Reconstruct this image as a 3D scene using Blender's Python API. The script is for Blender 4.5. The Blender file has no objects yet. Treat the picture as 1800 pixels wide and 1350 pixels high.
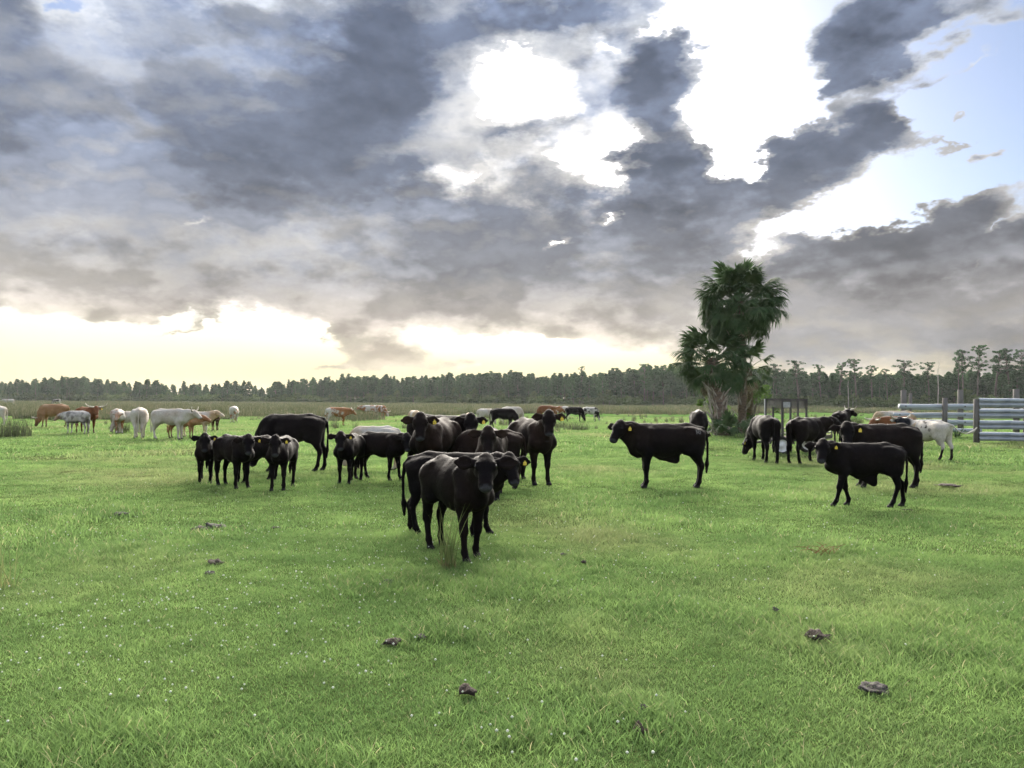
import bpy, math, random
import numpy as np
from mathutils import Vector, Matrix

random.seed(7)
rng = np.random.default_rng(7)
scene = bpy.context.scene
COL = scene.collection
R = math.radians

# ------------------------------------------------------------------ camera
CAM_H = 1.62
F_PX = 1325.0                    # focal length in pixels of the 1800 x 1350 photograph
PITCH = math.atan(29.0 / F_PX)   # the horizon lies a little below the middle
ROLL = R(0.33)
cam_data = bpy.data.cameras.new('camera')
cam = bpy.data.objects.new('camera', cam_data)
COL.objects.link(cam)
cam_data.sensor_width = 36.0
cam_data.lens = 36.0 * F_PX / 1800.0
cam_data.clip_start = 0.1
cam_data.clip_end = 12000.0
fwd = Vector((0, math.cos(PITCH), math.sin(PITCH)))
right0 = Vector((1, 0, 0))
up0 = right0.cross(fwd)
right = right0 * math.cos(ROLL) + up0 * math.sin(ROLL)
up = right.cross(fwd)
cam.matrix_world = Matrix(((right.x, up.x, -fwd.x, 0), (right.y, up.y, -fwd.y, 0),
                           (right.z, up.z, -fwd.z, CAM_H), (0, 0, 0, 1)))
scene.camera = cam
scene.render.resolution_x, scene.render.resolution_y = 1024, 768


def ray(px, py):
    d = fwd + right * ((px - 900.0) / F_PX) + up * ((675.0 - py) / F_PX)
    return d.normalized()


def ground_at(px, py):
    """the ground point seen at a place of the photograph"""
    d = ray(px, py)
    t = -CAM_H / d.z
    return Vector((d.x * t, d.y * t, 0.0))


def at_depth(px, py, depth):
    """the point seen at a place of the photograph, a given distance ahead (along Y)"""
    d = ray(px, py)
    t = depth / d.y
    return Vector((d.x * t, d.y * t, CAM_H + d.z * t))


# ------------------------------------------------------------------ exposure
EXPOSURE = 2.2
scene.view_settings.view_transform = 'Standard'
scene.view_settings.look = 'None'
scene.view_settings.exposure = EXPOSURE
scene.view_settings.gamma = 1.0
scene.view_settings.use_curve_mapping = False
scene.render.engine = 'CYCLES'
cy = scene.cycles
cy.use_denoising = True
try:
    cy.denoiser = 'OPENIMAGEDENOISE'
    cy.denoising_prefilter = 'ACCURATE'
except Exception:
    pass
cy.max_bounces = 6
cy.diffuse_bounces = 2
cy.glossy_bounces = 2
cy.transmission_bounces = 3
cy.transparent_max_bounces = 8
cy.caustics_reflective = False
cy.caustics_refractive = False
cy.use_adaptive_sampling = True
cy.adaptive_threshold = 0.02

# ------------------------------------------------------------------ sun
SUN_DIR = ray(922, 168)
SUN_EL = math.asin(SUN_DIR.z)
SUN_AZ = math.atan2(SUN_DIR.x, SUN_DIR.y)
sun_data = bpy.data.lights.new('sun', 'SUN')
sun_data.energy = 5.0
sun_data.angle = R(60.0)         # the sun stands behind broken cloud: a soft, wide source
sun_data.color = (1.0, 0.93, 0.82)
sun = bpy.data.objects.new('sun', sun_data)
COL.objects.link(sun)
sun.rotation_euler = (-SUN_DIR).to_track_quat('-Z', 'Y').to_euler()
sun.location = (0, 0, 30)

# ------------------------------------------------------------------ sky
world = bpy.data.worlds.new('World')
scene.world = world
world.use_nodes = True
world.cycles.sampling_method = 'MANUAL'
world.cycles.sample_map_resolution = 512


class Nodes:
    """short-hand for building node trees"""
    def __init__(self, tree):
        self.t = tree
        self.t.nodes.clear()

    def new(self, kind, **kw):
        n = self.t.nodes.new(kind)
        for k, v in kw.items():
            setattr(n, k, v)
        return n

    def put(self, sock, v):
        if isinstance(v, bpy.types.NodeSocket):
            self.t.links.new(v, sock)
        elif v is not None:
            if hasattr(sock.default_value, '__len__') and not hasattr(v, '__len__'):
                v = (v,) * len(sock.default_value)
            if hasattr(v, '__len__') and len(sock.default_value) == 4 and len(v) == 3:
                v = (*v, 1.0)
            sock.default_value = v

    def math(self, op, a, b=None, c=None, clamp=False):
        n = self.new('ShaderNodeMath', operation=op, use_clamp=clamp)
        for i, v in enumerate((a, b, c)):
            if v is not None:
                self.put(n.inputs[i], v)
        return n.outputs[0]

    def vec(self, op, a, b=None, out=0):
        n = self.new('ShaderNodeVectorMath', operation=op)
        self.put(n.inputs[0], a)
        if b is not None:
            if op == 'SCALE':
                self.put(n.inputs['Scale'], b)
            else:
                self.put(n.inputs[1], b)
        return n.outputs['Value' if op in ('DOT_PRODUCT', 'LENGTH', 'DISTANCE') else 'Vector']

    def noise(self, vec, scale, detail=4.0, rough=0.5, out='Fac', lac=2.0, dist=0.0):
        n = self.new('ShaderNodeTexNoise')
        self.put(n.inputs['Vector'], vec)
        n.inputs['Scale'].default_value = scale
        n.inputs['Detail'].default_value = detail
        n.inputs['Roughness'].default_value = rough
        n.inputs['Lacunarity'].default_value = lac
        n.inputs['Distortion'].default_value = dist
        return n.outputs[out]

    def remap(self, v, a, b, c=0.0, d=1.0, smooth=True):
        n = self.new('ShaderNodeMapRange', interpolation_type='SMOOTHSTEP' if smooth else 'LINEAR')
        self.put(n.inputs[0], v)
        for i, x in enumerate((a, b, c, d)):
            self.put(n.inputs[i + 1], x)
        return n.outputs[0]

    def mix(self, f, a, b, blend='MIX'):
        n = self.new('ShaderNodeMix', data_type='RGBA', blend_type=blend)
        n.clamp_factor = True
        self.put(n.inputs['Factor'], f)
        self.put(n.inputs[6], a)
        self.put(n.inputs[7], b)
        return n.outputs[2]

    def ramp(self, f, stops, interp='LINEAR'):
        n = self.new('ShaderNodeValToRGB')
        cr = n.color_ramp
        cr.interpolation = interp
        while len(cr.elements) < len(stops):
            cr.elements.new(0.5)
        for e, (p, c) in zip(cr.elements, stops):
            e.position = p
            e.color = (*c, 1.0) if len(c) == 3 else c
        self.put(n.inputs[0], f)
        return n.outputs[0]


def azel(px, py):
    d = ray(px, py)
    return math.degrees(math.atan2(d.x, d.y)), math.degrees(math.asin(d.z))


# cloud masses (+) and gaps (-): where they stand in the sky, half-sizes in degrees, tilt, weight
CLOUDS = [
    # x, y (place in the photograph), half width, half height (photograph pixels), tilt (deg, rising to the right), weight
    (150, 180, 560, 330, 10, 1.5),      # the great bank on the left
    (600, 180, 280, 180, 38, 1.1),
    (450, 350, 420, 100, 8, 0.5),
    (900, 420, 380, 110, 2, 1.1),       # bank below the sun
    (870, 335, 150, 50, 4, 0.6),
    (250, 490, 700, 75, 0, 0.9),
    (1150, 510, 600, 90, 0, 1.0),
    (1580, 455, 270, 100, 6, 1.5),      # bank on the right
    (1500, 595, 500, 60, 0, 1.0),
    (1150, 150, 100, 75, 20, 2.3),      # dark puffs against the bright sky
    (1185, 305, 135, 66, 20, 2.2),
    (1480, 258, 190, 44, 24, 2.6),
    (1330, 335, 90, 36, 20, 1.2),
    (1510, 90, 150, 62, 40, 2.4),
    (1640, 40, 120, 40, 10, 0.9),
    (1000, 25, 170, 60, 0, 1.6),
    (880, 40, 80, 80, 0, 0.8),
    (1020, 150, 50, 60, 50, 1.0),
    (905, 250, 90, 24, 0, 1.7),
    (985, 215, 55, 26, 45, 1.3),
    (800, 170, 80, 120, 20, 0.7),
    (1730, 280, 60, 22, 15, 1.5),
    (1690, 120, 110, 20, 24, 0.9),
    (1700, 225, 100, 14, 8, 1.3),
    (1785, 160, 30, 16, 0, 1.2),
    (640, 580, 120, 26, 0, 1.4),        # small bars in the low glow
    (800, 640, 60, 9, 0, 0.7),
    (420, 628, 110, 7, 3, 1.3),
    (130, 640, 150, 6, 2, 1.1),
    (280, 575, 110, 8, 6, 1.0),
    (560, 645, 90, 9, 0, 0.6),
    (690, 620, 110, 22, 12, 1.0),
    (1700, 520, 150, 36, 14, 0.8),
    # gaps
    (920, 165, 54, 56, 0, -2.6),        # the sun's gap
    (1055, 280, 105, 42, 6, -2.2),
    (800, 300, 52, 22, 10, -1.3),
    (1310, 150, 70, 180, 4, -1.7),
    (1200, 55, 70, 26, 10, -1.5),
    (1262, 215, 60, 46, 0, -1.9),
    (1330, 285, 46, 36, 30, -1.6),
    (1075, 85, 46, 24, 20, -0.8),
    (1430, 150, 60, 26, 20, -1.2),
    (1420, 190, 110, 30, 24, -1.6),
    (1650, 170, 150, 60, 10, -1.6),
    (1560, 365, 280, 42, 12, -1.6),
    (1760, 180, 90, 110, 0, -1.2),
    (220, 605, 340, 54, 0, -2.4),       # the low bright gap on the left
    (0, 610, 200, 50, 0, -1.0),
    (480, 605, 90, 44, 0, -0.7),
    (780, 592, 62, 24, 0, -1.7),
    (1010, 632, 200, 26, 0, -2.0),
    (330, 385, 50, 22, 30, -1.2),
    (962, 432, 26, 14, 30, -1.6),
    (1088, 374, 18, 10, 0, -1.4),
    (450, 20, 110, 30, 0, -0.9),
    (135, 20, 40, 40, 0, -0.9),
    (1750, 395, 80, 20, 10, -0.8),
    (1700, 485, 90, 12, 22, -0.9),
]

# thinner cloud that lets more light through (+) and the densest cores (-)
THIN = [
    (805, 200, 70, 130, 15, 0.50),
    (860, 250, 130, 60, 20, 0.35),
    (720, 270, 130, 45, 32, 0.35),
    (500, 410, 260, 40, 12, 0.38),
    (250, 450, 300, 45, 4, 0.45),
    (90, 500, 260, 40, 0, 0.40),
    (120, 70, 170, 100, 20, 0.30),
    (330, 110, 150, 40, 22, 0.35),
    (260, 210, 130, 40, 22, 0.30),
    (440, 30, 130, 50, 0, 0.40),
    (980, 110, 100, 60, 30, 0.45),
    (1060, 110, 60, 50, 30, 0.20),
    (900, 400, 120, 40, 12, 0.20),
    (660, 400, 60, 30, 20, 0.35),
    (1560, 450, 250, 85, 6, -0.70),
    (820, 370, 120, 50, 10, -0.25),
    (1040, 440, 150, 50, 10, -0.25),
    (1320, 440, 130, 60, 40, 0.30),
    (1150, 400, 180, 40, 10, 0.18),
    (1400, 560, 520, 40, 0, 0.30),
    (1720, 560, 160, 60, 20, 0.35),
    (900, 540, 600, 36, 0, 0.20),
    (640, 170, 120, 90, 50, -0.40),
    (720, 50, 140, 80, 55, -0.55),
    (430, 310, 230, 50, 8, -0.30),
    (1150, 150, 100, 80, 30, -0.75),
    (1195, 305, 125, 60, 20, -0.75),
    (1470, 268, 180, 42, 24, -0.70),
    (1500, 90, 130, 60, 38, -0.55),
    (1030, 30, 110, 50, 0, -0.35),
    (40, 230, 180, 60, 6, -0.15),
]


def blob_sum(N, blobs, P, size):
    total = None
    for (px, py, hw, hh, tilt, wt) in blobs:
        a0, e0 = azel(px, py)
        k = math.degrees(1.0 / F_PX) * math.cos(R(a0)) ** 1.3 * size
        g = N.new('ShaderNodeTexGradient', gradient_type='QUADRATIC_SPHERE')
        tm = g.texture_mapping
        tm.vector_type = 'TEXTURE'
        tm.translation = (a0, e0, 0.0)
        tm.rotation = (0.0, 0.0, R(tilt))
        tm.scale = (hw * k, hh * k, 1.0)
        N.put(g.inputs[0], P)
        total = N.math('MULTIPLY', g.outputs['Fac'], wt) if total is None else N.math('MULTIPLY_ADD', g.outputs['Fac'], wt, total)
    return total


def build_sky(exposure):
    N = Nodes(world.node_tree)
    gain = 1.0 / 2 ** exposure
    tc = N.new('ShaderNodeTexCoord')
    n = N.vec('NORMALIZE', tc.outputs['Generated'])
    sp = N.new('ShaderNodeSeparateXYZ')
    N.put(sp.inputs[0], n)
    az = N.math('MULTIPLY', N.math('ARCTAN2', sp.outputs[0], sp.outputs[1]), 57.29578)
    el = N.math('MULTIPLY', N.math('ARCSINE', sp.outputs[2]), 57.29578)
    # clouds flatten towards the horizon
    q = N.vec('MULTIPLY', n, (1.0, 1.0, 1.9))
    warp = N.noise(q, 9.0, 5.0, 0.60, out='Color')
    w = N.vec('MULTIPLY', N.vec('SUBTRACT', warp, (0.5, 0.5, 0.5)), (11.0, 8.5, 0.0))
    flat = N.remap(el, 0.0, 9.0, 0.25, 1.0)
    w = N.vec('MULTIPLY', w, N_comb(N, 1.0, flat, 0.0))
    cxyz = N.new('ShaderNodeCombineXYZ')
    N.put(cxyz.inputs[0], az)
    N.put(cxyz.inputs[1], el)
    P = N.vec('ADD', cxyz.outputs[0], w)
    total = blob_sum(N, CLOUDS, P, 2.05)
    veil = blob_sum(N, THIN, P, 2.05)
    # away from the masses above, broken cloud goes on over the whole sky
    broad = N.noise(q, 3.6, 3.0, 0.5)
    away = N.remap(N.math('ABSOLUTE', az), 36.0, 60.0, 0.0, 1.0)
    high = N.remap(el, 30.0, 50.0, 0.0, 1.0)
    rest = N.math('MULTIPLY', N.math('MAXIMUM', away, high), N.math('MULTIPLY_ADD', broad, 2.6, -1.0))
    total = N.math('ADD', total, rest)
    fine = N.noise(q, 7.0, 8.0, 0.62)
    puff = N.noise(q, 17.0, 3.0, 0.5)
    toward = N.vec('ADD', q, tuple(Vector((SUN_DIR.x, SUN_DIR.y - 1.0, SUN_DIR.z * 1.9)).normalized() * 0.022))
    puff2 = N.noise(toward, 17.0, 3.0, 0.5)
    dens = N.math('ADD', total, N.math('MULTIPLY_ADD', fine, 1.5, -0.76))
    dens = N.math('ADD', dens, N.math('MULTIPLY_ADD', puff, 0.7, -0.35))
    # streaks that rise to the right
    mp = N.new('ShaderNodeMapping')
    N.put(mp.inputs['Vector'], P)
    mp.inputs['Rotation'].default_value = (0, 0, R(-22))
    mp.inputs['Scale'].default_value = (0.042, 0.090, 1.0)
    tone = N.noise(mp.outputs[0], 1.0, 6.0, 0.58)
    # angle from the sun
    cs = N.vec('DOT_PRODUCT', n, tuple(SUN_DIR))
    ang = N.math('MULTIPLY', N.math('ARCCOSINE', cs), 57.29578)
    near = N.math('POWER', 2.71828, N.math('MULTIPLY', N.math('POWER', N.math('DIVIDE', ang, 10.0), 2.0), -1.0))
    wide = N.math('POWER', 2.71828, N.math('MULTIPLY', N.math('DIVIDE', ang, 30.0), -1.0))
    # towards the sun thin cloud melts into the glare
    alpha = N.remap(dens, N.math('MULTIPLY_ADD', near, -0.10, -0.04), N.math('MULTIPLY_ADD', near, 0.30, 0.32))
    thick = N.remap(dens, 0.05, N.math('MULTIPLY_ADD', near, 0.9, 0.95))
    # clear air
    sky = N.new('ShaderNodeTexSky', sky_type='NISHITA')
    sky.sun_disc = False
    sky.sun_elevation = SUN_EL
    sky.sun_rotation = SUN_AZ
    sky.air_density = 1.0
    sky.dust_density = 1.5
    sky.ozone_density = 1.5
    clear = N.vec('MULTIPLY', sky.outputs[0], tuple(c * 2.0 * gain for c in (0.052, 0.057, 0.068)))
    glow = N.vec('SCALE', (1.0, 0.97, 0.90), N.math('MULTIPLY', near, 2.2 * gain))
    clear = N.vec('ADD', clear, glow)
    low = N.remap(el, 1.0, 13.0, 1.0, 0.0)
    lowc = N.ramp(N.remap(el, 0.0, 8.0, smooth=False), [(0.0, (1.0, 0.84, 0.46)), (0.35, (1.10, 0.98, 0.62)), (0.80, (1.40, 1.32, 1.08))])
    front = N.remap(wide, 0.12, 0.42, 0.25, 1.0)
    clear = N.mix(N.math('MULTIPLY', low, front), clear, N.vec('SCALE', lowc, gain))
    # cloud: thin rims let the light through, thick cores are blue grey above and warm grey near the horizon
    core = N.ramp(N.remap(el, 0.0, 34.0, smooth=False), [(0.0, (0.74, 0.60, 0.42)), (0.15, (0.52, 0.46, 0.40)), (0.28, (0.295, 0.30, 0.325)),
                                                      (0.50, (0.222, 0.256, 0.338)), (1.0, (0.200, 0.252, 0.380))])
    # to the right, away from the evening glow, the low cloud is cooler
    cool = N.math('MULTIPLY', N.remap(az, 3.0, 22.0), N.remap(el, 2.0, 13.0, 0.85, 0.0))
    core = N.mix(cool, core, (0.36, 0.37, 0.405))
    rim = N.ramp(N.remap(el, 0.0, 30.0, smooth=False), [(0.0, (1.0, 0.88, 0.62)), (0.22, (0.66, 0.61, 0.54)), (1.0, (0.58, 0.64, 0.74))])
    rim = N.vec('ADD', rim, N.vec('SCALE', (1.0, 0.95, 0.86), N.math('MULTIPLY', near, 0.42)))
    shade = N.math('MULTIPLY', N.math('SUBTRACT', puff, puff2), 1.5)
    tk = N.math('SUBTRACT', thick, N.math('MULTIPLY_ADD', veil, 0.85, shade))
    tk = N.math('ADD', tk, N.math('MULTIPLY_ADD', tone, 1.5, -0.75), clamp=True)
    # nearer, darker cloud rolls in front of lighter cloud behind
    roll = N.math('ADD', N.math('MULTIPLY', broad, 0.55), N.math('MULTIPLY_ADD', puff, 0.25, N.math('MULTIPLY', fine, 0.25)))
    roll = N.math('MULTIPLY', N.remap(roll, 0.485, 0.555, 1.20, 0.84), N.remap(roll, 0.555, 0.66, 1.0, 1.16))
    roll = N.math('MULTIPLY', roll, N.remap(veil, -0.45, 0.0, 0.66, 1.0))
    cl = N.vec('SCALE', N.mix(tk, rim, core), roll)
    cl = N.vec('SCALE', cl, N.math('MULTIPLY', N.remap(fine, 0.28, 0.74, 1.18, 0.88, smooth=False), N.math('MULTIPLY', N.remap(tone, 0.30, 0.70, 1.40, 0.74, smooth=False),
                                                             N.math('MULTIPLY_ADD', N.math('SUBTRACT', puff2, puff), 0.9, 1.0))))
    # clouds away from the sun are sunlit, brightened further out of view for fill light
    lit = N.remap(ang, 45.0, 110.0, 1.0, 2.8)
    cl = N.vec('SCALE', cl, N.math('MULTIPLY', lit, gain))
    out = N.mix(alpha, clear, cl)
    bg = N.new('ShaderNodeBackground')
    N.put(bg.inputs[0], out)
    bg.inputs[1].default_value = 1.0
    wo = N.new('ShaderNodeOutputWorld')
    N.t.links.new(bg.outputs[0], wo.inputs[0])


def N_comb(N, a, b, c):
    k = N.new('ShaderNodeCombineXYZ')
    for i, v in enumerate((a, b, c)):
        N.put(k.inputs[i], v)
    return k.outputs[0]


build_sky(EXPOSURE)


# ------------------------------------------------------------------ mesh and object helpers
def mesh_np(name, verts, faces, smooth=True, mats=(), face_mat=None, attrs=None):
    """a mesh from numpy arrays; faces is one (n,3|4) array or a list of such arrays"""
    verts = np.asarray(verts, dtype=np.float32)
    if not isinstance(faces, (list, tuple)):
        faces = [faces]
    faces = [np.asarray(f, dtype=np.int32) for f in faces if len(f)]
    me = bpy.data.meshes.new(name)
    me.vertices.add(len(verts))
    me.vertices.foreach_set('co', verts.ravel())
    nl = sum(f.size for f in faces)
    npoly = sum(len(f) for f in faces)
    me.loops.add(nl)
    me.loops.foreach_set('vertex_index', np.concatenate([f.ravel() for f in faces]))
    starts, tot, p = [], [], 0
    for f in faces:
        k = f.shape[1]
        starts.append(p + np.arange(len(f)) * k)
        tot.append(np.full(len(f), k))
        p += f.size
    me.polygons.add(npoly)
    me.polygons.foreach_set('loop_start', np.concatenate(starts).astype(np.int32))
    try:
        me.polygons.foreach_set('loop_total', np.concatenate(tot).astype(np.int32))
    except Exception:
        pass
    if face_mat is not None:
        me.polygons.foreach_set('material_index', np.asarray(face_mat, dtype=np.int32))
    for m in mats:
        me.materials.append(m)
    for k, v in (attrs or {}).items():
        v = np.asarray(v, dtype=np.float32)
        if v.ndim == 2:
            a = me.attributes.new(k, 'FLOAT_COLOR', 'POINT')
            a.data.foreach_set('color', np.c_[v, np.ones(len(v), np.float32)].astype(np.float32).ravel())
        else:
            a = me.attributes.new(k, 'FLOAT', 'POINT')
            a.data.foreach_set('value', v)
    me.update(calc_edges=True)
    me.validate()
    me.polygons.foreach_set('use_smooth', np.full(len(me.polygons), smooth))
    return me


class Geo:
    """collects simple shapes into one mesh"""
    def __init__(self):
        self.v, self.q, self.t, self.n = [], [], [], 0

    def add(self, v, q=(), t=()):
        v = np.asarray(v, dtype=np.float32)
        if len(q):
            self.q.append(np.asarray(q) + self.n)
        if len(t):
            self.t.append(np.asarray(t) + self.n)
        self.v.append(v)
        self.n += len(v)

    def box(self, c, s, rot=None):
        x, y, z = np.asarray(s) / 2.0
        v = np.array([[a * x, b * y, d * z] for d in (-1, 1) for b in (-1, 1) for a in (-1, 1)])
        if rot is not None:
            v = v @ np.asarray(rot).T
        self.add(v + np.asarray(c), [(0, 2, 3, 1), (4, 5, 7, 6), (0, 1, 5, 4), (2, 6, 7, 3), (0, 4, 6, 2), (1, 3, 7, 5)])

    def bar(self, a, b, w, h, upv=(0, 0, 1)):
        a, b = np.asarray(a, float), np.asarray(b, float)
        d = b - a
        L = np.linalg.norm(d)
        d /= L
        u = np.asarray(upv, float)
        if abs(d @ u) > 0.98:
            u = np.array((0.0, 1.0, 0.0))
        s = np.cross(d, u)
        s /= np.linalg.norm(s)
        u = np.cross(s, d)
        self.box((a + b) / 2, (L, w, h), np.c_[d, s, u])

    def tube(self, pts, rad, n=8, cap=True):
        pts = np.asarray(pts, float)
        rad = np.broadcast_to(np.asarray(rad, float), (len(pts),))
        tg = np.gradient(pts, axis=0)
        tg /= np.linalg.norm(tg, axis=1)[:, None] + 1e-9
        ref = np.array((0.0, 0.0, 1.0)) if abs(tg[0] @ (0, 0, 1)) < 0.9 else np.array((0.0, 1.0, 0.0))
        an = np.linspace(0, 2 * np.pi, n, endpoint=False)
        rings = []
        for p, t, r in zip(pts, tg, rad):
            s = np.cross(t, ref)
            s /= np.linalg.norm(s)
            u = np.cross(s, t)
            ref = u
            rings.append(p + r * (np.cos(an)[:, None] * s + np.sin(an)[:, None] * u))
        m = len(pts)
        idx = np.arange(m * n).reshape(m, n)
        q = np.stack([idx[:-1], np.roll(idx, -1, 1)[:-1], np.roll(idx, -1, 1)[1:], idx[1:]], -1).reshape(-1, 4)
        v = np.concatenate(rings)
        t = []
        if cap:
            v = np.concatenate([v, pts[:1], pts[-1:]])
            a, b = m * n, m * n + 1
            for i in range(n):
                j = (i + 1) % n
                t += [(a, idx[0, j], idx[0, i]), (b, idx[-1, i], idx[-1, j])]
        self.add(v, q, t)

    def mesh(self, name, mat, smooth=False, attrs=None):
        f = []
        if self.q:
            f.append(np.concatenate(self.q))
        if self.t:
            f.append(np.concatenate(self.t))
        return mesh_np(name, np.concatenate(self.v), f, smooth, [mat] if mat else [], attrs=attrs)


def link(name, data, parent=None, loc=None, rotz=None):
    o = bpy.data.objects.new(name, data)
    COL.objects.link(o)
    if parent is not None:
        o.parent = parent
    if loc is not None:
        o.location = loc
    if rotz is not None:
        o.rotation_euler = (0, 0, rotz)
    return o


def tag(o, label=None, cat=None, group=None, kind=None):
    for k, v in (('label', label), ('category', cat), ('group', group), ('kind', kind)):
        if v:
            o[k] = v
    return o


def thing(name, label, cat, loc=(0, 0, 0), rotz=0.0, group=None):
    return tag(link(name, None, None, loc, rotz), label, cat, group)


# value noise for shaping meshes
def _hash(ix, iy, iz, seed):
    h = (ix.astype(np.int64) * 374761393 + iy.astype(np.int64) * 668265263 + iz.astype(np.int64) * 2147483647 + seed * 1274126177) & 0xFFFFFFFF
    h = ((h ^ (h >> 13)) * 1274126177) & 0xFFFFFFFF
    h = h ^ (h >> 16)
    return (h & 0xFFFF).astype(np.float32) / 65535.0


def vnoise(p, seed=0):
    p = np.asarray(p, dtype=np.float32)
    if p.shape[1] == 2:
        p = np.c_[p, np.zeros(len(p), np.float32)]
    i = np.floor(p).astype(np.int64)
    f = p - i
    f = f * f * (3 - 2 * f)
    out = 0
    for dx in (0, 1):
        for dy in (0, 1):
            for dz in (0, 1):
                w = (f[:, 0] if dx else 1 - f[:, 0]) * (f[:, 1] if dy else 1 - f[:, 1]) * (f[:, 2] if dz else 1 - f[:, 2])
                out = out + w * _hash(i[:, 0] + dx, i[:, 1] + dy, i[:, 2] + dz, seed)
    return out


def fbm(p, octaves=4, seed=0, gain=0.5):
    p = np.asarray(p, dtype=np.float32)
    a, s, t = 1.0, 0.0, 0.0
    for k in range(octaves):
        s = s + a * vnoise(p * 2.0 ** k + 17.3 * k, seed + k)
        t += a
        a *= gain
    return s / t


# ------------------------------------------------------------------ materials
def material(name):
    m = bpy.data.materials.new(name)
    m.use_nodes = True
    return m, Nodes(m.node_tree)


def finish(N, color, rough=0.7, spec=0.3, normal=None, metal=0.0, trans=None, sheen=0.0):
    b = N.new('ShaderNodeBsdfPrincipled')
    N.put(b.inputs['Base Color'], color)
    N.put(b.inputs['Roughness'], rough)
    N.put(b.inputs['Specular IOR Level'], spec)
    N.put(b.inputs['Metallic'], metal)
    if sheen:
        b.inputs['Sheen Weight'].default_value = sheen
        b.inputs['Sheen Roughness'].default_value = 0.5
    if normal is not None:
        N.put(b.inputs['Normal'], normal)
    out = N.new('ShaderNodeOutputMaterial')
    sh = b.outputs[0]
    if trans is not None:
        t = N.new('ShaderNodeBsdfTranslucent')
        N.put(t.inputs[0], trans[0])
        mx = N.new('ShaderNodeMixShader')
        mx.inputs[0].default_value = trans[1]
        N.t.links.new(b.outputs[0], mx.inputs[1])
        N.t.links.new(t.outputs[0], mx.inputs[2])
        sh = mx.outputs[0]
    N.t.links.new(sh, out.inputs[0])


def bump(N, h, strength=0.5, dist=0.02):
    b = N.new('ShaderNodeBump')
    b.inputs['Strength'].default_value = strength
    b.inputs['Distance'].default_value = dist
    N.put(b.inputs['Height'], h)
    return b.outputs[0]


def simple_mat(name, c1, c2, scale=8.0, rough=0.7, spec=0.3, bstr=0.4, bdist=0.01, detail=5.0, metal=0.0, stretch=(1, 1, 1), lo=0.35, hi=0.65, trans=None):
    """two colours mixed by noise in the object's own space, with fine relief"""
    m, N = material(name)
    tc = N.new('ShaderNodeTexCoord')
    v = N.vec('MULTIPLY', tc.outputs['Object'], stretch)
    f = N.noise(v, scale, detail, 0.6)
    col = N.mix(N.remap(f, lo, hi), c1, c2)
    nb = bump(N, N.noise(v, scale * 4, 4, 0.6), bstr, bdist) if bstr else None
    finish(N, col, rough, spec, nb, metal, (col, trans) if trans else None)
    return m


# ------------------------------------------------------------------ ground
def ground_height(p):
    d = np.linalg.norm(p[:, :2], axis=1)
    z = (fbm(p[:, :2] * 0.45, 3, 3) - 0.5) * 0.05 + (fbm(p[:, :2] * 2.2, 2, 8) - 0.5) * 0.015
    return z * np.clip(1.4 - d / 60.0, 0.0, 1.0)


def grass_tint(N, pos):
    """patches of the pasture: fresh, blue-green clover, worn and dry grass, by place"""
    a = N.noise(pos, 0.55, 4.0, 0.6)
    b = N.noise(pos, 0.16, 3.0, 0.55)
    c = N.noise(pos, 2.6, 3.0, 0.6)
    return a, b, c


m_ground, N = material('pasture_ground')
_g = N.new('ShaderNodeNewGeometry')
_p = _g.outputs['Position']
_a, _b, _c = grass_tint(N, _p)
_far = N.remap(N.vec('LENGTH', _p), 20.0, 60.0)
_green = N.mix(N.remap(_a, 0.35, 0.65), (0.050, 0.105, 0.028), (0.078, 0.140, 0.038))
_green = N.mix(N.remap(_b, 0.50, 0.66), _green, (0.120, 0.128, 0.058))
_fine = N.noise(_p, 60.0, 4.0, 0.7)
_near = N.mix(N.remap(_fine, 0.35, 0.7), (0.045, 0.055, 0.020), _green)
_col = N.mix(_far, _near, _green)
_dots = N.noise(_p, 5.0, 5.0, 0.7)
_col = N.mix(N.math('MULTIPLY', N.remap(_dots, 0.58, 0.72), 0.45), _col, (0.06, 0.10, 0.03))
finish(N, _col, 1.0, 0.0, bump(N, _fine, 0.6, 0.03))

_s = np.sinh(np.linspace(-7.0, 7.0, 260))
_gx = _s / _s.max() * 2600.0
_gy = _gx + 4.0
_X, _Y = np.meshgrid(_gx, _gy, indexing='ij')
_P = np.c_[_X.ravel(), _Y.ravel()]
_Z = ground_height(_P)
_i = np.arange(_P.shape[0]).reshape(_X.shape)
_q = np.stack([_i[:-1, :-1], _i[1:, :-1], _i[1:, 1:], _i[:-1, 1:]], -1).reshape(-1, 4)
ground = tag(link('ground', mesh_np('ground', np.c_[_P, _Z], _q, True, [m_ground])), kind='structure')


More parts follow.
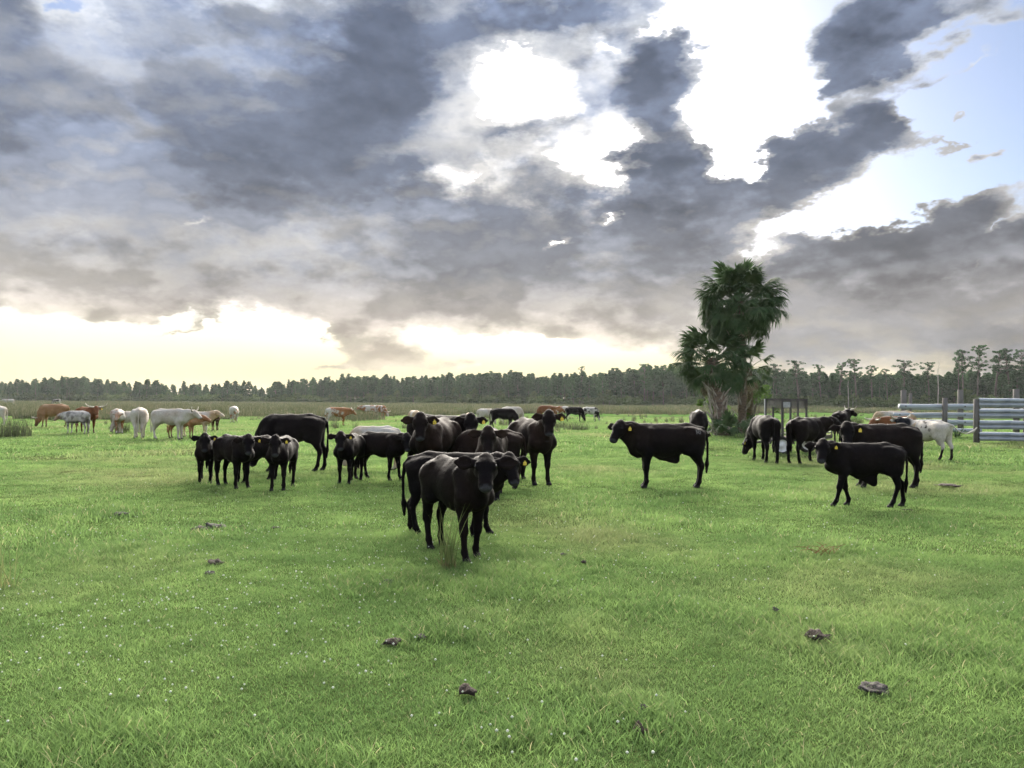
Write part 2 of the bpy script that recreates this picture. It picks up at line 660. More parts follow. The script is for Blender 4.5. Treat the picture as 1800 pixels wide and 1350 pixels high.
# ------------------------------------------------------------------ scattering (for what nobody could count)
def scatter(name, pts, rot, scl, pick, protos, label, cat):
    """one object that strews the prototype meshes over the given points"""
    col = bpy.data.collections.new(name + '_kinds')
    for k, me in enumerate(protos):
        o = bpy.data.objects.new('%s_kind_%02d' % (name, k), me)
        col.objects.link(o)
    me = bpy.data.meshes.new(name)
    me.vertices.add(len(pts))
    me.vertices.foreach_set('co', np.asarray(pts, np.float32).ravel())
    for k, v, t in (('turn', rot, 'FLOAT'), ('size', scl, 'FLOAT'), ('pick', pick, 'INT')):
        a = me.attributes.new(k, t, 'POINT')
        a.data.foreach_set('value', np.asarray(v, np.float32 if t == 'FLOAT' else np.int32))
    ng = bpy.data.node_groups.new(name + '_strew', 'GeometryNodeTree')
    ng.interface.new_socket('Geometry', in_out='INPUT', socket_type='NodeSocketGeometry')
    ng.interface.new_socket('Geometry', in_out='OUTPUT', socket_type='NodeSocketGeometry')
    nd = ng.nodes
    gi, go = nd.new('NodeGroupInput'), nd.new('NodeGroupOutput')
    mp = nd.new('GeometryNodeMeshToPoints')
    ci = nd.new('GeometryNodeCollectionInfo')
    ci.inputs['Collection'].default_value = col
    ci.inputs['Separate Children'].default_value = True
    ci.inputs['Reset Children'].default_value = True
    ip = nd.new('GeometryNodeInstanceOnPoints')
    ip.inputs['Pick Instance'].default_value = True

    def attr(k, t):
        n = nd.new('GeometryNodeInputNamedAttribute')
        n.data_type = t
        n.inputs['Name'].default_value = k
        return n.outputs[0]
    cx = nd.new('ShaderNodeCombineXYZ')
    L = ng.links.new
    L(gi.outputs[0], mp.inputs[0])
    L(mp.outputs[0], ip.inputs['Points'])
    L(ci.outputs[0], ip.inputs['Instance'])
    L(attr('pick', 'INT'), ip.inputs['Instance Index'])
    L(attr('turn', 'FLOAT'), cx.inputs[2])
    L(cx.outputs[0], ip.inputs['Rotation'])
    L(attr('size', 'FLOAT'), ip.inputs['Scale'])
    L(ip.outputs[0], go.inputs[0])
    o = link(name, me)
    mod = o.modifiers.new('strew', 'NODES')
    mod.node_group = ng
    tag(o, label, cat, kind='stuff')
    return o


def blades(n, radius, h0, h1, w, seed, lean=0.5, segs=2, flop=0.6):
    """n curved grass blades round the origin"""
    r = np.random.default_rng(seed)
    rr = radius * np.sqrt(r.random(n))
    th = r.random(n) * 2 * np.pi
    base = np.c_[rr * np.cos(th), rr * np.sin(th), np.full(n, -0.01)]
    h = h0 + (h1 - h0) * r.random(n) ** 1.5
    la = r.random(n) * 2 * np.pi
    ld = np.c_[np.cos(la), np.sin(la)] * (h * lean * (0.2 + r.random(n)))[:, None]
    fa = r.random(n) * np.pi
    wd = np.c_[np.cos(fa), np.sin(fa), np.zeros(n)] * (w * (0.6 + 0.8 * r.random(n)))[:, None] / 2
    V, Q, T = [], [], []
    k = segs
    for j in range(k):
        t = j / k
        c = base + np.c_[ld * (t ** 1.7), h * (t - flop * 0.25 * t * t)]
        ww = wd * (1 - 0.55 * t)
        V += [c - ww, c + ww]
    tip = base + np.c_[ld, h * (1 - flop * 0.25)]
    V.append(tip)
    V = np.stack(V, 1).reshape(-1, 3)
    m = 2 * k + 1
    o = np.arange(n) * m
    for j in range(k - 1):
        Q.append(np.stack([o + 2 * j, o + 2 * j + 1, o + 2 * j + 3, o + 2 * j + 2], 1))
    T = np.stack([o + 2 * k - 2, o + 2 * k - 1, o + 2 * k], 1)
    tt = np.tile(np.repeat(np.arange(k + 1) / k, [2] * k + [1]), n)
    rnd = np.repeat(r.random(n), m)
    return V, ([np.concatenate(Q)] if Q else []) + [T], tt, rnd


def grass_material(name, c_lo, c_hi, c_dry, dry_at, trans=0.42, dry_patch=(0.250, 0.275, 0.125)):
    m, N = material(name)
    g = N.new('ShaderNodeNewGeometry')
    a, b, c = grass_tint(N, g.outputs['Position'])
    rn = N.new('ShaderNodeAttribute', attribute_name='blade_random')
    col = N.mix(N.remap(a, 0.34, 0.66), c_lo, c_hi)
    col = N.mix(N.math('MULTIPLY', N.remap(b, 0.48, 0.66), 0.75), col, dry_patch)
    col = N.mix(N.math('MULTIPLY', N.remap(c, 0.42, 0.62), 0.5), col, N.vec('SCALE', c_lo, 0.75))
    col = N.mix(N.math('GREATER_THAN', rn.outputs['Fac'], dry_at), col, c_dry)
    col = N.vec('SCALE', col, N.remap(rn.outputs['Fac'], 0, 1, 0.72, 1.18, smooth=False))
    finish(N, col, 0.7, 0.06, trans=(col, trans))
    return m


m_grass = grass_material('grass_blade', (0.138, 0.232, 0.074), (0.222, 0.335, 0.108), (0.33, 0.31, 0.17), 0.975)


# ------------------------------------------------------------------ the wood at the far side of the pasture
def leaf_mat(name, c1, c2, trans=0.3):
    m, N = material(name)
    g = N.new('ShaderNodeNewGeometry')
    oi = N.new('ShaderNodeObjectInfo')
    f = N.noise(g.outputs['Position'], 0.55, 3.0, 0.6)
    k = N.math('ADD', N.math('MULTIPLY', f, 0.7), N.math('MULTIPLY', oi.outputs['Random'], 0.45))
    col = N.mix(N.remap(k, 0.30, 0.85), c1, c2)
    finish(N, col, 0.8, 0.03, trans=(col, trans))
    return m


m_pine = leaf_mat('pine_needles', (0.019, 0.050, 0.020), (0.050, 0.104, 0.040))
m_broad = leaf_mat('broad_leaves', (0.042, 0.075, 0.026), (0.095, 0.135, 0.048))
m_bark = simple_mat('pine_bark', (0.135, 0.118, 0.102), (0.075, 0.064, 0.055), 3.0, 0.9, 0.1, 0.5, 0.03, stretch=(1, 1, 0.25))
m_snag = simple_mat('bleached_wood', (0.45, 0.42, 0.38), (0.28, 0.26, 0.23), 4.0, 0.85, 0.1, 0.4, 0.02, stretch=(1, 1, 0.2))


def leaf_cloud(centres, radii, per, size, r, up=0.3, flat=0.6):
    """small leaf sprays spread through round clumps"""
    V, T = [], []
    n = 0
    for c, rad in zip(centres, radii):
        d = r.normal(size=(per, 3))
        d /= np.linalg.norm(d, axis=1)[:, None]
        p = c + d * (rad * (0.35 + 0.65 * r.random(per) ** 0.6))[:, None] * np.array((1, 1, flat))
        a = r.normal(size=(per, 3))
        a[:, 2] = a[:, 2] * 0.6 + up
        a /= np.linalg.norm(a, axis=1)[:, None]
        b = np.cross(a, r.normal(size=(per, 3)))
        b /= np.linalg.norm(b, axis=1)[:, None] + 1e-6
        s = size * (0.6 + 0.8 * r.random(per))[:, None]
        tri = np.stack([p - a * s * 0.5 - b * s * 0.28, p - a * s * 0.3 + b * s * 0.34, p + a * s * 0.75, p + a * s * 0.1 - b * s * 0.4], 1)
        V.append(tri.reshape(-1, 3))
        i = n + np.arange(per) * 4
        T.append(np.stack([i, i + 1, i + 2, i + 3], 1))
        n += per * 4
    return np.concatenate(V), np.concatenate(T)


def tree_pair(key, seed, kind):
    """trunk mesh and crown mesh of one kind, about 14 m tall"""
    r = np.random.default_rng(seed)
    g = Geo()
    H = 14.0
    cs, rs = [], []
    if kind == 'pine':          # full, narrow, dense plantation pine
        top = H
        lean = r.normal(0, 0.25, 2)
        path = [(0, 0, -0.3), (lean[0] * .3, lean[1] * .3, H * .35), (lean[0], lean[1], H * .7), (lean[0] * 1.1, lean[1] * 1.1, H * 0.97)]
        g.tube(path, [0.20, 0.16, 0.10, 0.03], 6)
        lo = r.uniform(0.26, 0.48)
        for k in range(34):
            t = lo + (1 - lo) * k / 33.0
            z = H * t * 0.97
            w = 2.5 * (1 - ((t - lo) / (1 - lo)) ** 1.6) + 0.35
            a = k * 2.4 + r.uniform(-.4, .4)
            q = np.array((lean[0] * t + math.cos(a) * w * r.uniform(.4, 1), lean[1] * t + math.sin(a) * w * r.uniform(.4, 1), z + r.uniform(-.3, .3)))
            if k % 2 == 0:
                g.tube([(lean[0] * t, lean[1] * t, z - 0.5), q], [0.05, 0.02], 4)
            cs.append(q)
            rs.append(r.uniform(0.7, 1.15) * (1.15 - 0.45 * (t - lo) / (1 - lo)))
        V, T = leaf_cloud(np.array(cs), rs, 52, 0.46, r)
    elif kind == 'umbrella':    # tall old pine, bare pole and open crown
        lean = r.normal(0, 0.5, 2)
        path = [(0, 0, -0.3), (lean[0] * .2, lean[1] * .2, H * .4), (lean[0] * .8, lean[1] * .8, H * .75), (lean[0], lean[1], H * 0.95)]
        g.tube(path, [0.24, 0.19, 0.13, 0.05], 6)
        for k in range(44):
            t = r.uniform(0.60, 0.99)
            a = k * 2.4 + r.uniform(-.5, .5)
            w = r.uniform(0.3, 2.7) * (1.15 - 0.6 * abs((t - 0.80) / 0.20))
            q = np.array((lean[0] + math.cos(a) * w, lean[1] + math.sin(a) * w, H * t))
            g.tube([(lean[0] * t, lean[1] * t, H * t - 0.7), (q + np.array((lean[0] * t, lean[1] * t, H * t - 0.3))) / 2, q], [0.07, 0.05, 0.02], 4)
            cs.append(q)
            rs.append(r.uniform(0.30, 0.62))
        V, T = leaf_cloud(np.array(cs), rs, 34, 0.26, r, flat=0.62)
    elif kind == 'broad':       # round broadleaf
        g.tube([(0, 0, -0.3), (0.2, 0, H * .25), (0.1, 0.2, H * .5)], [0.25, 0.2, 0.1], 6)
        for k in range(26):
            d = r.normal(size=3)
            d /= np.linalg.norm(d)
            q = np.array((0, 0, H * 0.56)) + d * np.array((3.6, 3.6, H * .36)) * r.uniform(.5, 1)
            g.tube([(0.1, 0.1, H * .35), q], [0.09, 0.03], 4)
            cs.append(q)
            rs.append(r.uniform(1.0, 1.9))
        V, T = leaf_cloud(np.array(cs), rs, 52, 0.60, r, flat=0.8)
    elif kind == 'snag':
        g.tube([(0, 0, -0.3), (0.3, 0, H * .4), (0.2, 0.2, H * .8), (0.9, 0.3, H)], [0.2, 0.16, 0.1, 0.03], 6)
        for k in range(4):
            a = k * 2.0
            z = H * r.uniform(.5, .9)
            g.tube([(0.25, 0.1, z), (math.cos(a) * 0.9, math.sin(a) * 0.9, z + 0.8)], [0.06, 0.02], 4)
        return g.mesh(key + '_trunk', m_snag, True), None
    me = g.mesh(key + '_trunk', m_bark, True)
    cr = mesh_np(key + '_crown', V, T, False, [m_broad if kind == 'broad' else m_pine])
    return me, cr


PINES = [tree_pair('pine_%d' % k, 100 + k, 'pine') for k in range(7)]
UMBRELLAS = [tree_pair('tall_pine_%d' % k, 200 + k, 'umbrella') for k in range(5)]
BROADS = [tree_pair('broadleaf_%d' % k, 300 + k, 'broad') for k in range(4)]
SNAGS = [tree_pair('snag_%d' % k, 400 + k, 'snag') for k in range(2)]

SKYLINE = [(-500, 670), (-200, 672), (0, 673), (60, 668), (120, 664), (180, 668), (240, 672), (300, 675), (370, 677), (420, 671), (455, 681), (520, 669), (580, 665), (640, 660), (700, 665),
           (760, 663), (820, 657), (880, 656), (950, 659), (1020, 658), (1080, 653), (1130, 647), (1180, 644), (1240, 647), (1300, 650), (1350, 654), (1420, 658), (1500, 658), (1570, 661),
           (1640, 660), (1700, 656), (1760, 652), (1800, 650), (2000, 648), (2300, 646)]
WOOD_DIST = [(-500, 400), (0, 380), (450, 350), (900, 290), (1300, 240), (1800, 205), (2300, 185)]
_sx, _sy = zip(*SKYLINE)
_wx, _wd = zip(*WOOD_DIST)


def wood_point(px, back=0.0):
    d = float(np.interp(px, _wx, _wd)) + back
    q = at_depth(px, 700, d)
    return q.x, q.y, d


def tall(px, ytop, d):
    return at_depth(px, ytop, d).z


def place_tree(name, label, pair, x, y, h, group, width=1.0, cat='tree'):
    root = thing(name, label, cat, (x, y, 0), random.uniform(0, 6.28), group)
    s = h / 14.0
    root.scale = (s * width, s * width, s)
    link('trunk', pair[0], root)
    if pair[1] is not None:
        link('crown', pair[1], root)
    return root


# front of the wood: trees one can tell apart
def beyond(px):
    for lim, what in ((60, 'at the far left edge'), (200, 'beyond the brown longhorn'), (400, 'beyond the pale cattle on the left'), (560, 'beyond the large grazing black cow'),
                      (700, 'beyond the cream calf'), (840, 'beyond the large brownish cow'), (1000, 'beyond the tall brownish cow'), (1180, 'beyond the lone side-on heifer'),
                      (1340, 'behind the palms'), (1440, 'behind the trailer'), (1580, 'behind the rusty brown cow'), (1710, 'behind the pipe fence')):
        if px < lim:
            return what
    return 'behind the corrugated fence'


x = -150.0
k = 0
while x < 1960:
    X, Y, d = wood_point(x, random.uniform(-6, 8))
    top = float(np.interp(x, _sx, _sy)) + random.uniform(-6, 9)
    h = tall(x, top, d)
    if random.random() < (0.24 if x < 800 else 0.14):
        place_tree('broadleaf_tree', 'low bushy broadleaf tree in the far wood ' + beyond(x), random.choice(BROADS), X, Y - 6, h * random.uniform(0.32, 0.6), 'broadleaf trees along the far wood', random.uniform(0.9, 1.2))
    else:
        place_tree('pine_tree', 'slender dark pine in the far wood ' + beyond(x), random.choice(PINES), X, Y, h, 'pines along the far wood', random.uniform(0.7, 1.55))
    x += random.uniform(4.5, 11.0)

# pines that rise above the rest
for (px, ytop, wd_, lab) in [
        (118, 662, 1.2, 'round-topped pine standing up over the wood at the far left'),
        (62, 666, 1.1, 'pine rising a little over the wood near the left edge'),
        (1021, 643, 0.7, 'lone spindly pine poking up left of the palms'),
        (1133, 640, 1.3, 'broad pine over the wood just left of the palms'),
        (1166, 642, 1.1, 'pine over the wood touching the left palm fronds'),
        (1358, 639, 1.5, 'airy pine over the wood just right of the palms'),
        (1404, 633, 1.6, 'dome-shaped pine rising over the wood behind the trailer'),
        (1443, 640, 1.1, 'small flat-topped pine right of the dome-shaped one'),
        (1474, 636, 1.4, 'wide airy pine in the middle of the right-hand skyline'),
        (1505, 631, 1.3, 'tall pine with two tiers behind the distant horned cow'),
        (1533, 643, 1.2, 'lower pine right of the two-tier pine'),
        (1560, 648, 1.0, 'low pine between the two-tier pine and the fence pine'),
        (1590, 630, 1.5, 'tall flat-topped pine above the left end of the pipe fence'),
        (1633, 634, 1.2, 'small umbrella pine above the pipe fence'),
        (1685, 616, 0.7, 'very slim tall pine left of a close pair at the right'),
        (1693, 614, 1.0, 'slim tall pine of the close pair at the right'),
        (1718, 607, 1.1, 'tallest pine of all, standing over the corrugated fence'),
        (1749, 615, 1.3, 'tall open pine right of the tallest one'),
        (1776, 613, 1.3, 'tall open pine second from the right edge'),
        (1797, 615, 1.3, 'tall open pine at the right edge')]:
    X, Y, d = wood_point(px, -4)
    place_tree('tall_pine_tree', lab, random.choice(UMBRELLAS), X, Y, tall(px, ytop, d), 'pines that rise above the far wood', wd_ * 0.85)
for (px, ytop, lab) in [(1648, 634, 'leaning dead snag on the skyline above the pipe fence'), (1491, 668, 'bleached bare trunk left of a pair before the right-hand wood'),
                        (1499, 692, 'short bleached trunk right of a pair before the right-hand wood')]:
    X, Y, d = wood_point(px, -10)
    place_tree('dead_tree', lab, random.choice(SNAGS), X, Y, tall(px, ytop, d), 'dead trunks in the wood', 0.8)

# the depth of the wood behind them reads as one mass
pts, rot, scl, pick = [], [], [], []
wood_meshes = []
for pr in PINES + BROADS[:2]:
    g = [pr[0], pr[1]]
    a = np.empty(len(pr[0].vertices) * 3, np.float32)
    pr[0].vertices.foreach_get('co', a)
    b = np.empty(len(pr[1].vertices) * 3, np.float32)
    pr[1].vertices.foreach_get('co', b)
    va, vb = a.reshape(-1, 3), b.reshape(-1, 3)
    fa3 = np.array([tuple(p.vertices) for p in pr[0].polygons if len(p.vertices) == 3])
    fa4 = np.array([tuple(p.vertices) for p in pr[0].polygons if len(p.vertices) == 4])
    fb = np.empty(len(pr[1].polygons) * 4, np.int32)
    pr[1].loops.foreach_get('vertex_index', fb)
    fb = fb.reshape(-1, 4) + len(va)
    wood_meshes.append(mesh_np('wood_tree', np.r_[va, vb], [fa4, fb, fa3], False, [m_bark, pr[1].materials[0]],
                               face_mat=np.r_[np.zeros(len(fa4)), np.ones(len(fb)), np.zeros(len(fa3))]))
for row, (b0, b1, n) in enumerate([(6, 22, 520), (22, 55, 620), (55, 120, 620)]):
    for j in range(n):
        px = random.uniform(-480, 2280)
        bk = random.uniform(b0, b1)
        X, Y, d = wood_point(px, bk)
        top = float(np.interp(px, _sx, _sy)) + random.uniform(-1, 8)
        h = tall(px, top, d)
        low = random.random() < 0.25
        pts.append((X, Y, 0))
        rot.append(random.uniform(0, 6.28))
        scl.append(h / 14.0 * (random.uniform(0.4, 0.7) if low else random.uniform(0.88, 1.1)))
        pick.append(random.randrange(7, 9) if low else random.randrange(0, 7))
scatter('woods', pts, rot, scl, pick, wood_meshes, 'dark mass of pine wood behind the front trees', 'woods')
# low brush closes the foot of the wood
brush = []
for kk in range(3):
    r_ = np.random.default_rng(500 + kk)
    V, T = leaf_cloud(r_.normal(size=(16, 3)) * np.array((2.2, 1.2, 0.7)) + np.array((0, 0, 1.1)), r_.uniform(0.7, 1.4, 16), 40, 0.5, r_, flat=0.8)
    brush.append(mesh_np('brush', V, T, False, [m_broad]))
pts, rot, scl, pick = [], [], [], []
for j in range(900):
    px = random.uniform(-480, 2280)
    X, Y, d = wood_point(px, random.uniform(-10, 30))
    pts.append((X, Y, 0))
    rot.append(random.uniform(0, 6.28))
    scl.append(random.uniform(0.6, 1.5))
    pick.append(random.randrange(3))
scatter('undergrowth', pts, rot, scl, pick, brush, 'low brush at the foot of the far wood', 'undergrowth')


# ------------------------------------------------------------------ cabbage palms
m_frond = simple_mat('palm_leaf', (0.036, 0.068, 0.030), (0.075, 0.115, 0.048), 1.3, 0.7, 0.08, 0, trans=0.25)
m_deadfrond = simple_mat('dead_palm_leaf', (0.20, 0.165, 0.12), (0.30, 0.26, 0.20), 1.5, 0.8, 0.2, 0, trans=0.2)
m_palmbark = simple_mat('palm_bark', (0.155, 0.115, 0.085), (0.075, 0.058, 0.045), 5.0, 0.9, 0.1, 0.9, 0.05, stretch=(1, 1, 2.5))
m_boot = simple_mat('palm_boot', (0.36, 0.33, 0.29), (0.17, 0.145, 0.12), 2.5, 0.85, 0.15, 0.5, 0.02)


def frond_mesh(name, seed, mat, petiole=1.0, blade=1.0, droop=0.5, n=38):
    """a fan-shaped leaf on its stalk: X along the stalk, Z up"""
    r = np.random.default_rng(seed)
    g = Geo()
    g.tube([(0, 0, 0), (petiole * .5, 0, 0.03), (petiole, 0, 0.0)], [0.028, 0.020, 0.014], 4)
    ang = np.linspace(-2.05, 2.05, n) + r.normal(0, 0.03, n)
    for a in ang:
        t0 = 0.30 * (1 - abs(a) / 2.05) * blade
        base = np.array((petiole + t0, 0, -0.10 * t0))
        L = blade * (0.86 - 0.13 * abs(a)) * r.uniform(0.85, 1.08)
        d = np.array((math.cos(a * 0.78), math.sin(a * 0.78), 0.22 * math.cos(a)))
        d /= np.linalg.norm(d)
        s = np.cross(d, (0, 0, 1.0))
        s /= np.linalg.norm(s)
        V = []
        dr = droop * r.uniform(0.6, 1.4)
        for t, w in ((0.0, 0.016), (0.40, 0.042), (0.72, 0.030), (1.0, 0.003)):
            c = base + d * L * t + np.array((0, 0, -dr * L * t ** 2.4)) - d * (0.35 * dr * L * t ** 3)
            V += [c - s * w, c + s * w - np.array((0, 0, 0.4 * w))]
        g.add(V, [(0, 1, 3, 2), (2, 3, 5, 4), (4, 5, 7, 6)])
    return g.mesh(name, mat, False)


FRONDS = [frond_mesh('frond', 600 + k, m_frond, 0.95 + 0.1 * (k % 3), 1.05, 0.28 + 0.14 * k) for k in range(5)]
DEAD_FRONDS = [frond_mesh('dead_frond', 650 + k, m_deadfrond, 0.8, 0.9, 1.0, 22) for k in range(2)]


def boot_mesh(seed):
    r = np.random.default_rng(seed)
    g = Geo()
    for s in (-1, 1):           # the split foot of an old leaf
        g.tube([(0.0, s * 0.07, -0.16), (0.05, s * 0.045, 0.0), (0.12, s * 0.01, 0.16)], [0.028, 0.030, 0.026], 4)
    g.tube([(0.12, 0, 0.14), (0.20, 0, 0.30), (0.30, r.uniform(-.03, .03), 0.44)], [0.040, 0.030, 0.016], 5)
    return g.mesh('leaf_base', m_boot, False)


BOOTS = [boot_mesh(700 + k) for k in range(3)]


def aim(o, az, el, roll=0.0):
    o.rotation_euler = (roll, -el, az)


def palm(label, base, top, r0, r1, n_fronds, spread, n_dead, seed, boots=0, boot_span=(0.0, 1.0), size=1.0, low=-0.95):
    rr = random.Random(seed)
    root = thing('cabbage_palm', label, 'palm tree', base, 0, 'cabbage palms in the clump')
    tp = Vector(top) - Vector(base)
    g = Geo()
    m = 26
    pts, rad = [], []
    for i in range(m):
        t = i / (m - 1)
        bend = math.sin(t * math.pi) * 0.12
        pts.append((tp.x * t + bend, tp.y * t, tp.z * t - 0.2 * (1 - t)))
        ring = 0.018 * (1 if i % 2 else -1)
        flare = 0.10 * max(0, 1 - t * 6)
        rad.append(r0 + (r1 - r0) * t + ring + flare)
    g.tube(pts, rad, 14)
    link('trunk', g.mesh('palm_trunk', m_palmbark, False), root)
    for k in range(boots):
        t = boot_span[0] + (boot_span[1] - boot_span[0]) * (k + 0.5) / boots
        a = k * 2.39996 + rr.uniform(-.2, .2)
        c = np.array(pts[0]) * (1 - t) + np.array((tp.x, tp.y, tp.z)) * t
        rad_ = r0 + (r1 - r0) * t - 0.02
        b = link('leaf_base', BOOTS[k % 3], root, (c[0] + math.cos(a) * rad_, c[1] + math.sin(a) * rad_, c[2]))
        b.rotation_euler = (rr.uniform(-.35, .35), rr.uniform(-.25, .25), a)
        s = rr.uniform(0.8, 1.3)
        b.scale = (s, s, s)
    for k in range(n_fronds):
        t = (k + 0.5) / n_fronds
        el = math.asin(max(-1, min(1, 0.99 - t * (0.99 - low) + rr.uniform(-.08, .08))))
        az = k * 2.39996 + rr.uniform(-.25, .25)
        f = link('frond', FRONDS[min(4, int((1 - (el + 1.2) / 2.77) * 4 + rr.uniform(0, 1.2)) if el < 1.4 else 0)], root,
                 (tp.x + math.cos(az) * 0.08, tp.y + math.sin(az) * 0.08, tp.z - 0.35 * t))
        aim(f, az, el, rr.uniform(-.5, .5))
        s = spread * rr.uniform(0.88, 1.12) * size
        f.scale = (s, s, s)
    for k in range(n_dead):
        az = k * 2.39996 + rr.uniform(-.4, .4)
        f = link('dead_frond', DEAD_FRONDS[k % 2], root, (tp.x + math.cos(az) * 0.12, tp.y + math.sin(az) * 0.12, tp.z - 0.4))
        aim(f, az, rr.uniform(-1.35, -0.95), rr.uniform(-.5, .5))
        s = spread * rr.uniform(0.75, 1.0) * size
        f.scale = (s, s, s)
    return root


_pb = ground_at(1303, 762)
PD = _pb.y
palm('tall cabbage palm with the highest round crown', _pb, at_depth(1300, 530, PD), 0.215, 0.19, 104, 1.10, 6, 1, low=-0.72, boots=14, boot_span=(0.04, 0.45))
_b2 = ground_at(1270, 766)
palm('shorter cabbage palm on the left, trunk covered in criss-cross old leaf bases', _b2, at_depth(1252, 634, PD - 0.5), 0.34, 0.30, 62, 0.98, 10, 2, low=-0.62, boots=64, boot_span=(0.02, 0.85))
_b3 = ground_at(1313, 757)
palm('low cabbage palm whose fronds stick out right under the tall crown', _b3, at_depth(1316, 642, PD + 0.9), 0.17, 0.15, 17, 0.72, 3, 3, boots=8, boot_span=(0.3, 0.8), low=-0.6)


def palmetto(label, px, py, n, size, seed, spread=0.5, dead=0):
    rr = random.Random(seed)
    p = ground_at(px, py)
    root = thing('palmetto_plant', label, 'palmetto', p, 0, 'palmettos')
    for k in range(n):
        az = k * 2.39996
        q = spread * math.sqrt((k + 0.5) / n)
        isd = k < dead
        f = link('dead_frond' if isd else 'frond', (DEAD_FRONDS[k % 2] if isd else FRONDS[k % 4]), root, (math.cos(az) * q, math.sin(az) * q * 0.7, 0.02))
        aim(f, az, rr.uniform(0.45, 1.25), rr.uniform(-.5, .5))
        s = size * rr.uniform(0.75, 1.15)
        f.scale = (s, s, s)
    return root


palmetto('palmetto clump with drooping leaves at the foot of the palms, right side', 1306, 768, 16, 0.62, 11, 0.7, 3)
palmetto('leafy palmetto at the left foot of the palms', 1254, 768, 11, 0.50, 12, 0.55)
palmetto('palmetto bush between the palms and the grazing black cow', 1328, 764, 12, 0.62, 13, 0.6, 4)

# a leafy vine bush grows round the trunks
_r = np.random.default_rng(801)
for (px, py, zc, n, lab) in [(1322, 758, 2.3, 20, 'bright leafy shrub between the palm trunks and the trailer'), (1252, 760, 1.7, 14, 'leafy shrub left of the booted palm trunk')]:
    p = ground_at(px, py)
    root = thing('leafy_shrub', lab, 'shrub', p, 0, 'shrubs in the palm clump')
    g = Geo()
    cs = _r.normal(size=(n, 3)) * np.array((0.42, 0.4, 0.62)) + np.array((0, 0, zc))
    for c in cs:
        g.tube([(0, 0, 0), c * np.array((0.5, 0.5, 0.6)), c], [0.03, 0.018, 0.008], 4)
    link('stem', g.mesh('shrub_stem', m_bark, True), root)
    V, T = leaf_cloud(cs, _r.uniform(0.18, 0.38, n), 55, 0.15, _r, flat=0.9)
    link('foliage', mesh_np('shrub_foliage', V, T, False, [m_shrub if 'm_shrub' in globals() else leaf_mat('shrub_leaves', (0.075, 0.135, 0.035), (0.13, 0.20, 0.055), 0.4)]), root)


# ------------------------------------------------------------------ cattle pen and trailer
m_galv, N = material('galvanised_steel')
_tc = N.new('ShaderNodeTexCoord')
_o = _tc.outputs['Object']
_n1 = N.noise(_o, 2.2, 5.0, 0.6)
_st = N.noise(N.vec('MULTIPLY', _o, (0.35, 3.0, 7.0)), 2.0, 4.0, 0.6)
_c = N.mix(N.remap(_n1, 0.35, 0.65), (0.20, 0.23, 0.275), (0.31, 0.34, 0.385))
_c = N.mix(N.math('MULTIPLY', N.remap(_st, 0.60, 0.74), 0.85), _c, (0.20, 0.095, 0.045))
finish(N, _c, N.remap(_n1, 0.3, 0.7, 0.42, 0.62), 0.4, bump(N, _n1, 0.15, 0.01), metal=0.35)
m_post = simple_mat('weathered_post', (0.135, 0.128, 0.122), (0.075, 0.070, 0.066), 5.0, 0.9, 0.1, 0.8, 0.02, stretch=(1, 1, 0.12))
m_paint = simple_mat('grey_paint_pipe', (0.30, 0.33, 0.37), (0.22, 0.25, 0.285), 2.0, 0.5, 0.35, 0.2, 0.01, stretch=(0.4, 1, 1))
m_bolt = simple_mat('dark_bolt', (0.05, 0.045, 0.04), (0.09, 0.07, 0.06), 20, 0.6, 0.4, 0)


def post(g, x, y, h, w=0.16, lean=0.0):
    g.tube([(x, y, -0.3), (x + lean * .5, y, h * .5), (x + lean, y, h)], [w * .5, w * .49, w * .47], 9)


def wbeam(L, seed):
    """one W-shaped rail, X along it, Z up"""
    r = np.random.default_rng(seed)
    prof = np.array([(-0.178, 0.00), (-0.160, -0.060), (-0.097, -0.092), (-0.052, -0.083), (-0.014, -0.010), (0.014, -0.010), (0.052, -0.083), (0.097, -0.092), (0.160, -0.060), (0.178, 0.00)])
    m = 14
    xs = np.linspace(0, L, m)
    sag = np.cumsum(r.normal(0, 0.006, m))
    V = []
    for i, x in enumerate(xs):
        for t in (0, 0.006):
            V += [(x, y + t, z + sag[i]) for z, y in prof]
    k = len(prof)
    V = np.asarray(V)
    Q = []
    for i in range(m - 1):
        a, b = i * 2 * k, (i + 1) * 2 * k
        for j in range(k - 1):
            Q += [(a + j, b + j, b + j + 1, a + j + 1), (a + k + j, a + k + j + 1, b + k + j + 1, b + k + j)]
        for j, e in ((0, 0), (k - 1, 1)):
            q = (a + j, a + k + j, b + k + j, b + j)
            Q.append(q if e == 0 else q[::-1])
    g = Geo()
    g.add(V, Q)
    return g.mesh('corrugated_rail', m_galv, False)


p0 = ground_at(1716, 779)
fence = thing('corrugated_fence', 'pen fence of stacked corrugated steel rails at the right edge', 'fence', p0, R(-3))
for k, z in enumerate((1.66, 1.22, 0.75, 0.28)):
    rl = link('rail', wbeam(5.2, 40 + k), fence, (0.04, -0.10, z))
    rl['label'] = ['top corrugated rail', 'rust-streaked second rail', 'third corrugated rail', 'lowest corrugated rail'][k]
for k, xx in enumerate((0.0, 1.95, 3.9)):
    g = Geo()
    post(g, xx, 0.04 if k else -0.02, 1.80 if k == 0 else 1.70, 0.24 if k == 0 else 0.18, 0.02)
    link('post', g.mesh('fence_post', m_post, True), fence)

